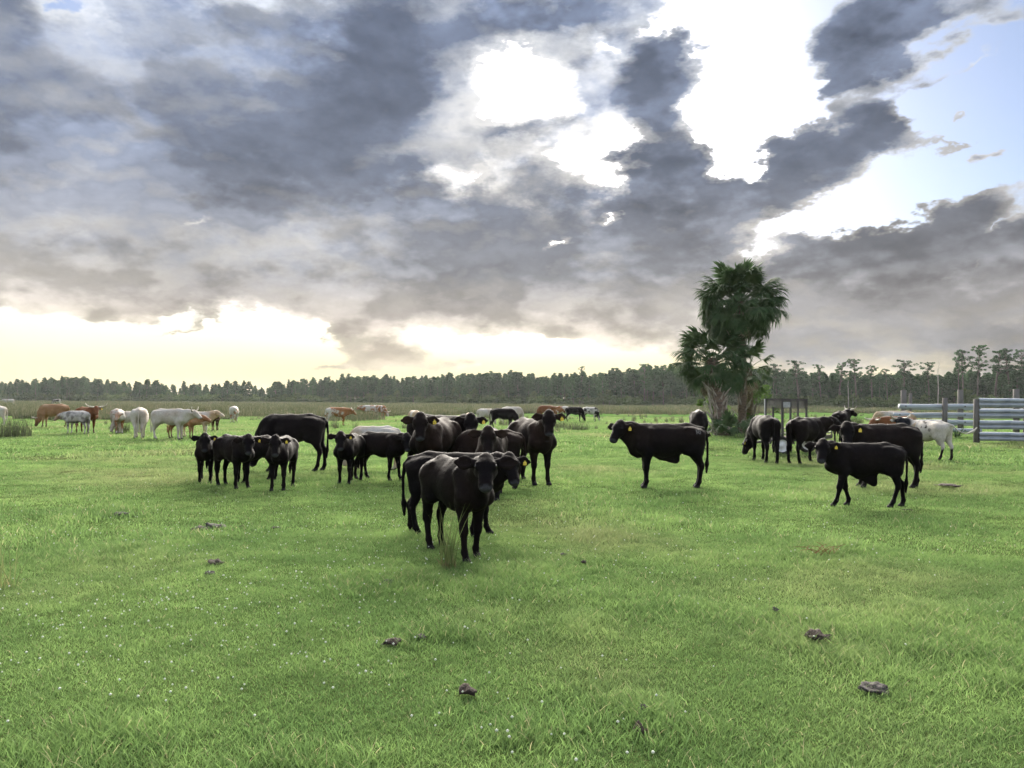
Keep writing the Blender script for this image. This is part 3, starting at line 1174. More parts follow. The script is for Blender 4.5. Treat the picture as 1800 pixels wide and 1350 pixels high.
p1 = ground_at(1660, 769)
pipe = thing('pipe_fence', 'pen fence of thick pale pipe rails behind the white speckled cow', 'fence', p1, R(2))
_lx = at_depth(1583, 720, p1.y).x - p1.x
_rx = at_depth(1730, 720, p1.y).x - p1.x
for k, (z, l0, dia) in enumerate(((1.46, 0.0, 0.235), (1.06, -0.28, 0.20), (0.72, -0.6, 0.21), (0.34, -0.5, 0.19))):
    g = Geo()
    xs = np.linspace(_lx + l0, _rx, 8)
    g.tube([(x, 0.18, z + 0.012 * math.sin(x * 1.3 + k)) for x in xs], dia / 2, 14)
    pr = link('pipe_rail', g.mesh('pipe_rail', m_paint, True), pipe)
    for xx in (_lx + l0 + 0.25, 0.0, 1.05):
        b = Geo()
        b.tube([(xx, 0.18 - dia / 2 - 0.012, z), (xx, 0.18 - dia / 2 + 0.01, z)], 0.035, 7)
        link('bolt', b.mesh('bolt', m_bolt), pr)
for k, xx in enumerate((0.0,)):
    g = Geo()
    post(g, xx, 0.0, 1.86, 0.24, 0.05)
    link('post', g.mesh('fence_post', m_post, True), pipe)
# far side of the pen
for (px, ytop, w, lab) in [(1588, 686, 0.30, 'thick tall post at the left end of the pipe rails'), (1600, 691, 0.17, 'thin tall post beside the thick one at the left end of the pipe rails'),
                           (1688, 685, 0.30, 'tall post rising behind the pipe rails, left of the corrugated fence'), (1786, 684, 0.32, 'tall post rising behind the corrugated fence near the right edge')]:
    dd = 41.0
    b = at_depth(px, 720, dd)
    g = Geo()
    post(g, 0, 0, at_depth(px, ytop, dd).z, w, 0.02)
    o = tag(link('wooden_post', g.mesh('wooden_post', m_post, True), None, (b.x, b.y, 0)), lab, 'post', 'tall posts at the far side of the pen')
b0, b1 = at_depth(1592, 720, 41.3), at_depth(1860, 720, 41.3)
far = thing('rear_pipe_fence', 'thin rear rails of the pen seen between the pipe rails', 'fence', (b0.x, b0.y, 0), 0)
for z in (1.30, 0.85, 0.45):
    g = Geo()
    g.tube([(0, 0, z), ((b1.x - b0.x) / 2, 0, z - 0.02), (b1.x - b0.x, 0, z)], 0.06, 8)
    link('pipe_rail', g.mesh('rear_rail', m_paint, True), far)

# spiky plant before the fence
p = ground_at(1683, 771)
root = thing('spiky_plant', 'spiky green plant at the foot of the pipe fence', 'plant', p)
g = Geo()
_rr = random.Random(9)
for k in range(26):
    az = k * 2.4
    el = _rr.uniform(0.6, 1.4)
    L = _rr.uniform(0.45, 0.85)
    d = np.array((math.cos(az) * math.cos(el), math.sin(az) * math.cos(el), math.sin(el)))
    s = np.cross(d, (0, 0, 1.0))
    s /= np.linalg.norm(s)
    V = []
    for t, w in ((0, 0.025), (0.5, 0.022), (1.0, 0.002)):
        c = d * L * t + np.array((0, 0, -0.15 * L * t * t))
        V += [c - s * w, c + s * w]
    g.add(V, [(0, 1, 3, 2), (2, 3, 5, 4)])
link('leaves', g.mesh('spiky_leaves', m_frond), root)

# ------------------------------------------------------------------ utility trailer
m_dark = simple_mat('black_steel', (0.022, 0.022, 0.024), (0.055, 0.040, 0.032), 6.0, 0.55, 0.4, 0.3, 0.004, lo=0.45, hi=0.75)
m_light = simple_mat('bare_steel', (0.45, 0.46, 0.47), (0.35, 0.35, 0.36), 6.0, 0.45, 0.4, 0, metal=0.4)
m_plank = simple_mat('trailer_planks', (0.15, 0.12, 0.095), (0.09, 0.075, 0.06), 4, 0.9, 0.1, 0.5, 0.01, stretch=(0.2, 2, 1))
m_tyre = simple_mat('tyre_rubber', (0.018, 0.018, 0.018), (0.032, 0.030, 0.028), 12, 0.85, 0.2, 0.3, 0.004)
m_rim = simple_mat('white_rim', (0.62, 0.63, 0.64), (0.48, 0.48, 0.48), 9, 0.4, 0.4, 0)
m_plate = simple_mat('grey_plate', (0.30, 0.31, 0.32), (0.20, 0.21, 0.22), 9, 0.5, 0.4, 0)
tp = ground_at(1347, 800)
TR = thing('utility_trailer', 'dark steel utility trailer with upright gate behind the black cows', 'trailer', tp, R(14))
gw, gh, bz = 1.40, 1.70, 0.46
# local X: to the right along the gate face, Y away; the bed runs back and to the right
g = Geo()
for xx in (-0.02, gw):
    g.bar((xx, 0, 0.35), (xx, 0, gh), 0.05, 0.05)
g.bar((-0.045, 0, gh), (gw + 0.025, 0, gh), 0.05, 0.05)
g.bar((-0.02, 0, bz + 0.02), (gw, 0, bz + 0.02), 0.05, 0.06)
gate = link('gate', g.mesh('gate_frame', m_dark), TR)
for xx, w, zt in ((0.24, 0.05, gh - 0.2), (0.56, 0.07, gh), (0.84, 0.05, gh), (1.10, 0.05, gh)):
    g = Geo()
    g.bar((xx, 0.003, bz), (xx, 0.003, zt - 0.027), w, 0.04)
    link('gate_bar', g.mesh('gate_bar', m_dark), gate)
g = Geo()
for k in range(56):                     # expanded steel mesh in the top of the gate
    xx = 0.0 + gw * k / 55.0
    g.bar((xx, 0.012, gh - 0.27), (xx + (0.09 if k < 52 else 0.0), 0.012, gh - 0.02), 0.008, 0.012)
for k in range(7):
    g.bar((0, 0.018, gh - 0.27 + 0.04 * k), (gw, 0.018, gh - 0.27 + 0.04 * k), 0.006, 0.012)
link('mesh_panel', g.mesh('mesh_panel', m_dark), gate)
g = Geo()
g.box((0.69, -0.03, gh - 0.16), (0.24, 0.012, 0.17))
link('plate', g.mesh('plate', m_plate), gate)
g = Geo()
g.bar((-0.06, -0.01, 0.95), (-0.06, -0.01, gh + 0.01), 0.025, 0.025)
link('marker_rod', g.mesh('marker_rod', m_light), gate)
g = Geo()
BL = 2.7
ex = (BL * 0.55, BL * 0.83)              # where the bed runs to
bx = np.array((0.80, 0.60, 0))
for (o0, o1) in (((0, 0, bz), (bx * BL) + (0, 0, bz)), ((gw, 0.05, bz), np.array((gw, 0.05, bz)) + bx * BL)):
    g.bar(o0, o1, 0.06, 0.10)
g.bar(bx * BL + (0, 0, bz), bx * BL + (gw, 0.05, bz), 0.06, 0.10)
g.bar((0, 0, bz - 0.01), (gw, 0.05, bz - 0.01), 0.06, 0.08)
link('bed_frame', g.mesh('bed_frame', m_dark), TR)
for k in range(8):
    g = Geo()
    a = np.array((gw * (k + 0.5) / 8, 0.02, bz + 0.06))
    g.bar(a + bx * 0.03, a + bx * (BL - 0.03), 0.13, 0.03)
    link('plank', g.mesh('plank', m_plank), TR)
g = Geo()
for s0 in (np.array((0.0, 0, 0)), np.array((gw, 0.05, 0))):
    for z in (0.62, 0.78):
        g.bar(s0 + (0, 0, z), s0 + bx * BL + (0, 0, z), 0.035, 0.035)
    for t in (0.25, 0.5, 0.75, 1.0):
        g.bar(s0 + bx * BL * t + (0, 0, bz), s0 + bx * BL * t + (0, 0, 0.78), 0.035, 0.035)
link('side_rail', g.mesh('side_rail', m_dark), TR)
g = Geo()
g.bar((-0.9, -0.15, 0.36), (0.1, 0.0, 0.44), 0.05, 0.07)
link('drawbar', g.mesh('drawbar', m_dark), TR)
for s0 in (np.array((0.42, -0.16, 0.29)), np.array((1.95, 0.75, 0.29))):
    wh = link('wheel', None, TR, tuple(s0))
    ax = np.array((-0.25, -0.97, 0))
    an = np.linspace(0, 2 * np.pi, 25)
    e1, e2 = np.array((0.97, -0.25, 0)), np.array((0, 0, 1.0))
    g = Geo()
    prof = [(0.19, 0.075), (0.245, 0.085), (0.283, 0.065), (0.29, 0.0), (0.283, -0.065), (0.245, -0.085), (0.19, -0.075)]
    n = 24
    V = np.array([[(e1 * math.cos(a) + e2 * math.sin(a)) * r_ + ax * w for (r_, w) in prof] for a in an[:-1]]).reshape(-1, 3)
    idx = np.arange(n * 7).reshape(n, 7)
    nx_ = np.roll(idx, -1, 0)
    Q = np.stack([idx[:, :-1], idx[:, 1:], nx_[:, 1:], nx_[:, :-1]], -1).reshape(-1, 4)
    g.add(V, Q)
    link('tyre', g.mesh('tyre', m_tyre, True), wh)
    g = Geo()
    prof = [(0.20, 0.07), (0.17, 0.05), (0.10, 0.035), (0.06, 0.07), (0.0, 0.075)]
    V = np.array([[(e1 * math.cos(a) + e2 * math.sin(a)) * r_ + ax * w for (r_, w) in prof] for a in an[:-1]]).reshape(-1, 3)
    idx = np.arange(n * 5).reshape(n, 5)
    nx_ = np.roll(idx, -1, 0)
    g.add(V, np.stack([idx[:, :-1], idx[:, 1:], nx_[:, 1:], nx_[:, :-1]], -1).reshape(-1, 4))
    link('rim', g.mesh('rim', m_rim, True), wh)
g = Geo()
a = np.linspace(0.15, math.pi - 0.15, 9)
V = []
for t in a:
    c = np.array((0.42, -0.16, 0.29)) + (np.array((0.97, -0.25, 0)) * math.cos(t) + np.array((0, 0, 1.0)) * math.sin(t)) * 0.37
    V += [c + np.array((-0.25, -0.97, 0)) * 0.12, c - np.array((-0.25, -0.97, 0)) * 0.12]
Q = [(2 * i, 2 * i + 1, 2 * i + 3, 2 * i + 2) for i in range(8)]
g.add(V, Q)
fd = g.mesh('mudguard', m_dark, True)
link('mudguard', fd, TR).modifiers.new('thickness', 'SOLIDIFY').thickness = 0.006


# ------------------------------------------------------------------ cattle
# Each animal is one continuous surface: tapered limbs, barrel, neck, head and ears blended as a distance field and meshed.
class Field:
    def __init__(self, lo, hi, h):
        self.h = h
        self.lo = np.asarray(lo, np.float32)
        n = np.ceil((np.asarray(hi) - self.lo) / h).astype(int) + 1
        self.ax = [self.lo[i] + h * np.arange(n[i], dtype=np.float32) for i in range(3)]
        self.F = np.full(n, 0.25, np.float32)

    def cone(self, a, b, ra, rb, k=0.03, frame=None, scale=(1, 1, 1), carve=False):
        """a tapered capsule from a to b; frame/scale squash it along its own axes"""
        a, b = np.asarray(a, np.float32), np.asarray(b, np.float32)
        fr = np.eye(3, dtype=np.float32) if frame is None else np.asarray(frame, np.float32)   # rows: axes
        sc = np.asarray(scale, np.float32)
        rm = max(ra, rb) * max(1.0, float(sc.max())) + k + 2 * self.h
        i0, i1 = [], []
        for i in range(3):
            i0.append(max(0, int((min(a[i], b[i]) - rm - self.lo[i]) / self.h)))
            i1.append(min(len(self.ax[i]), int((max(a[i], b[i]) + rm - self.lo[i]) / self.h) + 2))
        if any(p >= q for p, q in zip(i0, i1)):
            return
        X = self.ax[0][i0[0]:i1[0], None, None] - a[0]
        Y = self.ax[1][None, i0[1]:i1[1], None] - a[1]
        Z = self.ax[2][None, None, i0[2]:i1[2]] - a[2]
        L = [(X * fr[j, 0] + Y * fr[j, 1] + Z * fr[j, 2]) / sc[j] for j in range(3)]
        ba = (fr @ (b - a)) / sc
        l2 = float(ba @ ba) + 1e-9
        t = np.clip((L[0] * ba[0] + L[1] * ba[1] + L[2] * ba[2]) / l2, 0, 1)
        d = np.sqrt((L[0] - t * ba[0]) ** 2 + (L[1] - t * ba[1]) ** 2 + (L[2] - t * ba[2]) ** 2) - (ra + t * (rb - ra))
        d = d * float(sc.min() ** 0.5)
        S = self.F[i0[0]:i1[0], i0[1]:i1[1], i0[2]:i1[2]]
        if carve:
            d = -d
            hh = np.maximum(k - np.abs(S - d), 0) / k
            S[...] = np.maximum(S, d) + hh * hh * k * 0.25
        else:
            hh = np.maximum(k - np.abs(S - d), 0) / k
            S[...] = np.minimum(S, d) - hh * hh * k * 0.25

    def floor(self, z0=0.0):
        self.F[...] = np.maximum(self.F, z0 - self.ax[2][None, None, :])

    def mesh(self, smooth=1):
        F = self.F
        s = F < 0
        nx, ny, nz = F.shape
        cnt = np.zeros((nx - 1, ny - 1, nz - 1), np.int8)
        off = [(i, j, k) for i in (0, 1) for j in (0, 1) for k in (0, 1)]
        for (i, j, k) in off:
            cnt += s[i:nx - 1 + i, j:ny - 1 + j, k:nz - 1 + k]
        act = np.argwhere((cnt > 0) & (cnt < 8))
        vid = np.full(cnt.shape, -1, np.int32)
        vid[act[:, 0], act[:, 1], act[:, 2]] = np.arange(len(act))
        C = np.stack([F[act[:, 0] + i, act[:, 1] + j, act[:, 2] + k] for (i, j, k) in off], 1)
        pos = np.zeros((len(act), 3), np.float32)
        wt = np.zeros(len(act), np.float32)
        for p in range(8):
            for q in range(p + 1, 8):
                dif = [off[q][m] - off[p][m] for m in range(3)]
                if sum(abs(x) for x in dif) != 1:
                    continue
                f0, f1 = C[:, p], C[:, q]
                m = (f0 < 0) != (f1 < 0)
                t = np.where(m, f0 / np.where(m, f0 - f1, 1), 0)
                e = np.asarray(off[p], np.float32)[None] + t[:, None] * np.asarray(dif, np.float32)[None]
                pos += np.where(m[:, None], e, 0)
                wt += m
        V = self.lo + self.h * (act + pos / wt[:, None])
        quads = []
        for ax in range(3):
            o = [j for j in range(3) if j != ax]
            sl0 = [slice(None)] * 3
            sl1 = [slice(None)] * 3
            sl0[ax], sl1[ax] = slice(0, -1), slice(1, None)
            ch = s[tuple(sl0)] != s[tuple(sl1)]
            e = np.argwhere(ch)
            e = e[(e[:, o[0]] > 0) & (e[:, o[1]] > 0) & (e[:, o[0]] < F.shape[o[0]] - 1) & (e[:, o[1]] < F.shape[o[1]] - 1)]
            ids = []
            for (da, db) in ((1, 1), (0, 1), (0, 0), (1, 0)):
                g = e.copy()
                g[:, o[0]] -= da
                g[:, o[1]] -= db
                ids.append(vid[g[:, 0], g[:, 1], g[:, 2]])
            qd = np.stack(ids, 1)
            flip = s[e[:, 0], e[:, 1], e[:, 2]]
            if ax == 1:
                flip = ~flip
            qd[~flip] = qd[~flip][:, ::-1]
            quads.append(qd)
        Q = np.concatenate(quads)
        Q = Q[(Q >= 0).all(1)]
        for _ in range(smooth):
            a = np.concatenate([Q[:, 0], Q[:, 1], Q[:, 2], Q[:, 3]])
            b = np.concatenate([Q[:, 1], Q[:, 2], Q[:, 3], Q[:, 0]])
            n = np.bincount(a, minlength=len(V)) + np.bincount(b, minlength=len(V))
            A = np.stack([np.bincount(a, V[b, i], len(V)) + np.bincount(b, V[a, i], len(V)) for i in range(3)], 1)
            V = (0.5 * V + 0.5 * A / np.maximum(n, 1)[:, None]).astype(np.float32)
        return V, Q


def cow_shape(voxel, neck=(0, 34), head=(0, 52), girth=1.0, belly=0.0, legs=(0, 0, 0, 0), tail=(0.0, 0.0), ears=0.10, dewlap=0.0, sheath=0.0,
              hump=0.0, udder=0.0, lean=0.0, young=0.0, tail_path=None, ear_size=1.0, muscle=1.0, bend=0.0):
    """withers at height 1; X forward, Y to its left.  neck=(yaw, rise) head=(yaw, pitch below level), degrees, in the animal's frame.
    legs: forward shift of the front left, front right, hind left, hind right foot."""
    g = girth * (1.0 - 0.10 * young)
    ny, ne = R(neck[0]), R(neck[1])
    N0 = np.array((0.37, 0.0, 0.86))
    nl = 0.42 if neck[1] > -20 else 0.50
    P = N0 + nl * np.array((math.cos(ne) * math.cos(ny), math.cos(ne) * math.sin(ny), math.sin(ne)))
    hy, hp = R(head[0]), R(head[1])
    f = np.array((math.cos(hy), math.sin(hy), 0.0))
    zz = np.array((0, 0, 1.0))
    u = f * math.cos(hp) - zz * math.sin(hp)
    l = np.array((-math.sin(hy), math.cos(hy), 0.0))
    nn = f * math.sin(hp) + zz * math.cos(hp)
    hs = 1.0 + 0.08 * young
    fr = np.stack([u, l, nn])
    muz = P + u * 0.42 * hs
    lo = np.minimum(np.array((-0.80, -0.36 * g - 0.06, -0.02)), np.minimum(P, muz) - 0.30)
    hi = np.maximum(np.array((0.62, 0.36 * g + 0.06, 1.09)), np.maximum(P, muz) + 0.30)
    lo[2] = -0.03
    if tail_path is not None:
        lo = np.minimum(lo, np.min(tail_path, 0) - 0.08)
        hi = np.maximum(hi, np.max(tail_path, 0) + 0.08)
        lo[2] = -0.03
    D = Field(lo, hi, voxel)
    K = 0.07
    e3 = np.eye(3)
    w = lambda s: (1.0, s * g, 1.0)
    # barrel
    D.cone((0.34, 0, 0.75), (0.05, 0, 0.735), 0.225, 0.245, K, e3, w(0.76))
    D.cone((0.05, 0, 0.735 - belly * 0.3), (-0.26, 0, 0.765), 0.245 + belly * 0.3, 0.215, K, e3, w(0.90))
    D.cone((-0.26, 0, 0.775), (-0.46, 0, 0.80), 0.205, 0.155, K, e3, w(0.98))
    # topline, hooks and pins
    D.cone((0.30, 0, 0.945 + hump * 0.3), (0.0, 0, 0.935), 0.05 + hump * 0.4, 0.05, K)
    D.cone((0.0, 0, 0.935), (-0.34, 0, 0.955), 0.05, 0.055, K)
    D.cone((-0.34, 0, 0.955), (-0.57, 0, 0.915), 0.055, 0.04, K)
    for s in (-1, 1):
        D.cone((-0.31, s * 0.155 * g, 0.925), (-0.40, s * 0.13 * g, 0.90), 0.035, 0.04, 0.06)
        D.cone((-0.53, s * 0.085 * g, 0.86), (-0.585, s * 0.075 * g, 0.855), 0.06, 0.035, 0.05)
    # brisket and dewlap
    D.cone((0.40, 0, 0.63), (0.50, 0, 0.635), 0.115, 0.085, K, e3, w(0.85))
    if dewlap:
        D.cone((0.50, 0, 0.62 - dewlap * 0.3), (0.44, 0, 0.56 - dewlap * 0.2), 0.06, 0.06, K, e3, (1, 0.5, 1))
    if sheath:
        D.cone((0.06, 0, 0.50), (-0.12, 0, 0.50 - sheath * 0.5), 0.06, 0.06, 0.08, e3, (1, 0.45, 1))
        D.cone((-0.12, 0, 0.50 - sheath * 0.5), (-0.17, 0, 0.48 - sheath), 0.055, 0.03, 0.10, e3, (1, 0.5, 1))
    if udder:
        D.cone((-0.30, 0, 0.55), (-0.34, 0, 0.52 - udder * 0.3), 0.09, 0.08 * (0.5 + udder), 0.05)
    # legs
    lf = [legs[0], legs[1]]
    lh = [legs[2], legs[3]]
    mm = muscle * (1.0 - 0.08 * young)
    for s, dx in ((1, lf[0]), (-1, lf[1])):
        y0, y1, y2 = s * 0.125 * g, s * 0.115 * g, s * 0.105
        D.cone((0.27, s * 0.115 * g, 0.88), (0.40, y0, 0.64), 0.07, 0.085, 0.06)
        D.cone((0.38, y0, 0.66), (0.29 + dx * 0.1, y1, 0.56), 0.095, 0.075 * mm, 0.06)
        D.cone((0.30 + dx * 0.1, y1, 0.58), (0.315 + dx * 0.55, y2, 0.315), 0.08 * mm, 0.041, 0.05)
        D.cone((0.315 + dx * 0.55, y2, 0.32), (0.315 + dx * 0.55, y2, 0.285), 0.045, 0.041, 0.025)
        D.cone((0.312 + dx * 0.55, y2, 0.29), (0.308 + dx * 0.92, y2, 0.10), 0.034, 0.029, 0.02)
        D.cone((0.306 + dx * 0.92, y2, 0.105), (0.33 + dx, y2, 0.055), 0.036, 0.031, 0.02)
        D.cone((0.33 + dx, y2, 0.045), (0.352 + dx, y2, 0.012), 0.035, 0.047, 0.012, e3, (1.08, 0.95, 1))
    for s, dx in ((1, lh[0]), (-1, lh[1])):
        y0, y1, y2 = s * 0.115 * g, s * 0.125 * g, s * 0.10
        D.cone((-0.40, y0, 0.80), (-0.345, y1 * 1.05, 0.60), 0.145, 0.095, 0.06, e3, (1, 0.85, 1))
        D.cone((-0.50, y0 * 0.85, 0.80), (-0.50, y0 * 0.95, 0.58), 0.095, 0.075 * mm, 0.06)
        D.cone((-0.42, y1, 0.62), (-0.545 + dx * 0.5, y2, 0.37), 0.095 * mm, 0.045, 0.06)
        D.cone((-0.555 + dx * 0.5, y2, 0.375), (-0.56 + dx * 0.55, y2, 0.325), 0.043, 0.042, 0.02)
        D.cone((-0.552 + dx * 0.55, y2, 0.33), (-0.53 + dx * 0.93, y2, 0.105), 0.036, 0.030, 0.02)
        D.cone((-0.53 + dx * 0.93, y2, 0.105), (-0.505 + dx, y2, 0.055), 0.037, 0.031, 0.02)
        D.cone((-0.505 + dx, y2, 0.045), (-0.483 + dx, y2, 0.012), 0.035, 0.046, 0.012, e3, (1.08, 0.95, 1))
    # neck
    side = np.array((-math.sin(ny), math.cos(ny), 0.0))
    nd = (P - N0) / np.linalg.norm(P - N0)
    nfr = np.stack([nd, side, np.cross(nd, side)])
    mid = N0 + (P - N0) * 0.5
    D.cone((0.30, 0, 0.80), mid - 0.02 * zz, 0.185, 0.125, K, nfr, (1, 0.72 * min(g, 1.1), 1))
    D.cone(mid - 0.02 * zz, P - nn * 0.05 + u * 0.02, 0.125, 0.085, 0.05, nfr, (1, 0.74, 1))
    D.cone((0.42, 0, 0.68), P + u * 0.12 * hs - nn * 0.10, 0.13, 0.062, 0.06, nfr, (1, 0.62, 1))
    if dewlap:
        jaw = P + u * 0.12 * hs - nn * 0.12
        D.cone((0.50, 0, 0.62 - dewlap * 0.2), (np.array((0.52, 0, 0.72)) + jaw) / 2 - zz * dewlap * 0.2, 0.05, 0.035, 0.05, nfr, (1, 0.5, 1))
    # head
    H = lambda a, b, c: P + hs * (u * a * 0.84 + l * b * 1.10 + nn * c)
    kk = 0.028
    D.cone(H(0.0, 0, -0.015), H(0.09, 0, -0.022), 0.074, 0.086, kk, fr, (1, 1.10, 1))
    D.cone(H(0.08, 0, -0.022), H(0.27, 0, -0.018), 0.084, 0.057, kk, fr, (1, 1.06, 1))
    D.cone(H(0.26, 0, -0.018), H(0.335, 0, -0.026), 0.056, 0.058, kk, fr, (1, 1.14, 0.95))
    D.cone(H(0.335, 0, -0.020), H(0.36, 0, -0.024), 0.052, 0.048, 0.02, fr, (1, 1.24, 1.0))
    D.cone(H(0.09, 0, -0.085), H(0.24, 0, -0.066), 0.062, 0.040, kk, fr, (1, 0.95, 1))
    D.cone(H(0.24, 0, -0.062), H(0.345, 0, -0.062), 0.042, 0.036, 0.02, fr, (1, 1.05, 1))
    D.cone(H(-0.045, 0, -0.005), H(-0.02, 0, -0.01), 0.042, 0.05, 0.03)
    for s in (-1, 1):
        D.cone(H(0.085, s * 0.066, 0.012), H(0.125, s * 0.066, 0.008), 0.028, 0.024, 0.02)
        D.cone(H(0.17, s * 0.045, -0.06), H(0.10, s * 0.055, -0.07), 0.04, 0.05, 0.03)
        # ear
        hang = ears + 0.0
        ed = l * s * math.cos(hang) - zz * math.sin(hang) - f * 0.16
        ed /= np.linalg.norm(ed)
        en = nn * 0.85 - zz * 0.35 + f * 0.30
        en -= ed * (en @ ed)
        en /= np.linalg.norm(en)
        ew = np.cross(en, ed)
        efr = np.stack([ed, ew, en])
        b0 = H(0.02, s * 0.062, -0.035)
        q = ear_size * hs
        sc = (1, 1, 0.32)
        D.cone(b0, b0 + ed * 0.045 * q, 0.030, 0.036 * q, 0.02, efr, (1, 1, 0.7))
        D.cone(b0 + ed * 0.04 * q, b0 + ed * 0.115 * q, 0.038 * q, 0.060 * q, 0.012, efr, sc)
        D.cone(b0 + ed * 0.115 * q, b0 + ed * 0.180 * q, 0.060 * q, 0.024 * q, 0.012, efr, sc)
        if voxel < 0.0125:
            D.cone(b0 + ed * 0.065 * q + en * 0.017, b0 + ed * 0.15 * q + en * 0.015, 0.018 * q, 0.034 * q, 0.01, efr, (1, 1, 0.34), carve=True)
            D.cone(H(0.372, s * 0.030, 0.012), H(0.385, s * 0.034, 0.004), 0.012, 0.012, 0.006, carve=True)
            D.cone(H(0.36, s * 0.005, -0.052), H(0.31, s * 0.052, -0.050), 0.006, 0.006, 0.006, carve=True)
    # tail
    tx, ty = tail
    if tail_path is None:
        tail_path = [(-0.575, 0, 0.925), (-0.635, ty * 0.2, 0.86), (-0.66 - tx * 0.3, ty * 0.4, 0.70), (-0.655 - tx * 0.8, ty * 0.8, 0.48), (-0.645 - tx, ty, 0.38),
                     (-0.64 - tx, ty, 0.24)]
    tr = [0.038, 0.028, 0.020, 0.018, 0.034, 0.016]
    for a, b, r0, r1 in zip(tail_path[:-1], tail_path[1:], tr[:-1], tr[1:]):
        D.cone(a, b, max(r0, voxel * 0.9), max(r1, voxel * 0.8), 0.015)
    D.floor(0.0)
    V, Q = D.mesh(1)
    marks = dict(P=P, u=u, l=l, n=nn, hs=hs, f=f, H=H)
    marks['ear'] = []
    for s in (-1, 1):
        ed = l * s * math.cos(ears) - zz * math.sin(ears) - f * 0.16
        ed /= np.linalg.norm(ed)
        marks['ear'].append((H(0.02, s * 0.062, -0.035), ed))
    return V, Q, marks


BLACK, BROWNBLACK = (0.0026, 0.0027, 0.0038), (0.024, 0.0145, 0.011)


def coat_colours(V, marks, kind, seed):
    """the animal's own markings"""
    sd = seed * 13 + 5
    o = np.array((seed * 3.1, seed * 1.7, seed * 0.9))
    big = fbm(V * 3.0 + o, 3, sd)
    mid = fbm(V * 9.0 + o, 3, sd + 9)
    fine = fbm(V * 30.0 + o, 2, sd + 20)
    ah = (V - marks['P']) @ marks['u']
    hd = np.linalg.norm(V - (marks['P'] + marks['u'] * 0.15), axis=1)
    head = np.clip(1.25 - hd / 0.20, 0, 1)
    muzzle = np.clip((ah - 0.295 * marks['hs']) / 0.03, 0, 1) * (hd < 0.34)
    hoof = (V[:, 2] < 0.052).astype(float)
    step = lambda x, a, b: np.clip((x - a) / (b - a), 0, 1)
    mixc = lambda a, b, t: np.asarray(a)[None] * (1 - t[:, None]) + np.asarray(b)[None] * t[:, None] if np.ndim(a) == 1 else a * (1 - t[:, None]) + np.asarray(b)[None] * t[:, None]
    W, CREAM, TAN, RED, DARK = (0.38, 0.355, 0.32), (0.33, 0.245, 0.16), (0.21, 0.12, 0.065), (0.13, 0.054, 0.025), (0.02, 0.017, 0.016)
    if kind.startswith('black'):
        br = {'black': 0.35, 'black_brown': 0.95, 'black_deep': 0.18, 'black_white_top': 0.2}[kind]
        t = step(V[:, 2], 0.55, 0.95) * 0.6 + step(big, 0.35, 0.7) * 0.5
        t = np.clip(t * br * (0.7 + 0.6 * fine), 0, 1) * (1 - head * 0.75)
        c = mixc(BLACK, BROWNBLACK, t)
        if kind == 'black_white_top':
            tw = step(V[:, 2] + 0.1 * (mid - 0.5), 0.965, 0.985) * step(V[:, 0], -0.2, 0.0)
            c = mixc(c, W, tw)
        c = mixc(c, (0.034, 0.035, 0.040), muzzle)  # grey muzzle, lightened to paint in the highlight of a wet nose
    elif kind == 'white':
        c = mixc(W, (0.31, 0.27, 0.225), step(big, 0.45, 0.75))
        c = mixc(c, (0.10, 0.085, 0.075), muzzle)
    elif kind == 'grey_speckled':
        c = mixc((0.34, 0.325, 0.305), (0.10, 0.09, 0.085), step(mid, 0.45, 0.62) * 0.8)
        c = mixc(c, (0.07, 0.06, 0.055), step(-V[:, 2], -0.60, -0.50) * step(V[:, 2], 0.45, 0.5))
        c = mixc(c, TAN, head)
    elif kind == 'white_speckled':
        c = mixc(W, DARK, step(fbm(V * 17.0 + o, 2, sd + 3), 0.66, 0.70) * step(V[:, 0], -0.42, -0.1))
        c = mixc(c, DARK, step(0.30 - V[:, 2] + 0.10 * (mid - 0.5), -0.02, 0.02))
        c = mixc(c, (0.012, 0.013, 0.017), np.clip(head * 3, 0, 1))
        c = mixc(c, (0.30, 0.24, 0.17), muzzle)
    elif kind == 'cream':
        c = mixc(CREAM, W, step(big, 0.4, 0.7))
    elif kind == 'tan':
        c = mixc(TAN, CREAM, step(big, 0.45, 0.75) * 0.7)
        c = mixc(c, (0.17, 0.07, 0.035), head * 0.8)
        c = mixc(c, DARK, step(0.24 - V[:, 2], -0.1, 0.1) * 0.7)
    elif kind == 'red':
        c = mixc(RED, (0.23, 0.12, 0.06), step(big, 0.5, 0.75) * step(V[:, 0], 0.3, -0.2))
        c = mixc(c, DARK, step(0.24 - V[:, 2], -0.1, 0.1) * 0.6)
    elif kind == 'dun':
        c = mixc((0.10, 0.055, 0.03), (0.05, 0.03, 0.02), step(big, 0.4, 0.7))
        c = mixc(c, W, step(V[:, 2], 0.955, 0.985) * step(big, 0.2, 0.4))
    elif kind == 'red_white':
        c = mixc((0.21, 0.095, 0.042), W, step(mid * 0.5 + big * 0.5 + step(-V[:, 0], -0.1, 0.6) * 0.22, 0.55, 0.60))
    elif kind == 'white_red':
        c = mixc(W, (0.22, 0.105, 0.052), step(big * 0.6 + mid * 0.4, 0.56, 0.60))
        c = mixc(c, (0.30, 0.14, 0.07), head * 0.8)
    elif kind == 'pied':
        c = mixc(W, DARK, step(big * 0.6 + mid * 0.4 + 0.1 * head, 0.50, 0.54))
    else:
        raise KeyError(kind)
    c = mixc(c, (0.018, 0.017, 0.018), hoof)
    return c * (0.85 + 0.3 * fine)[:, None]


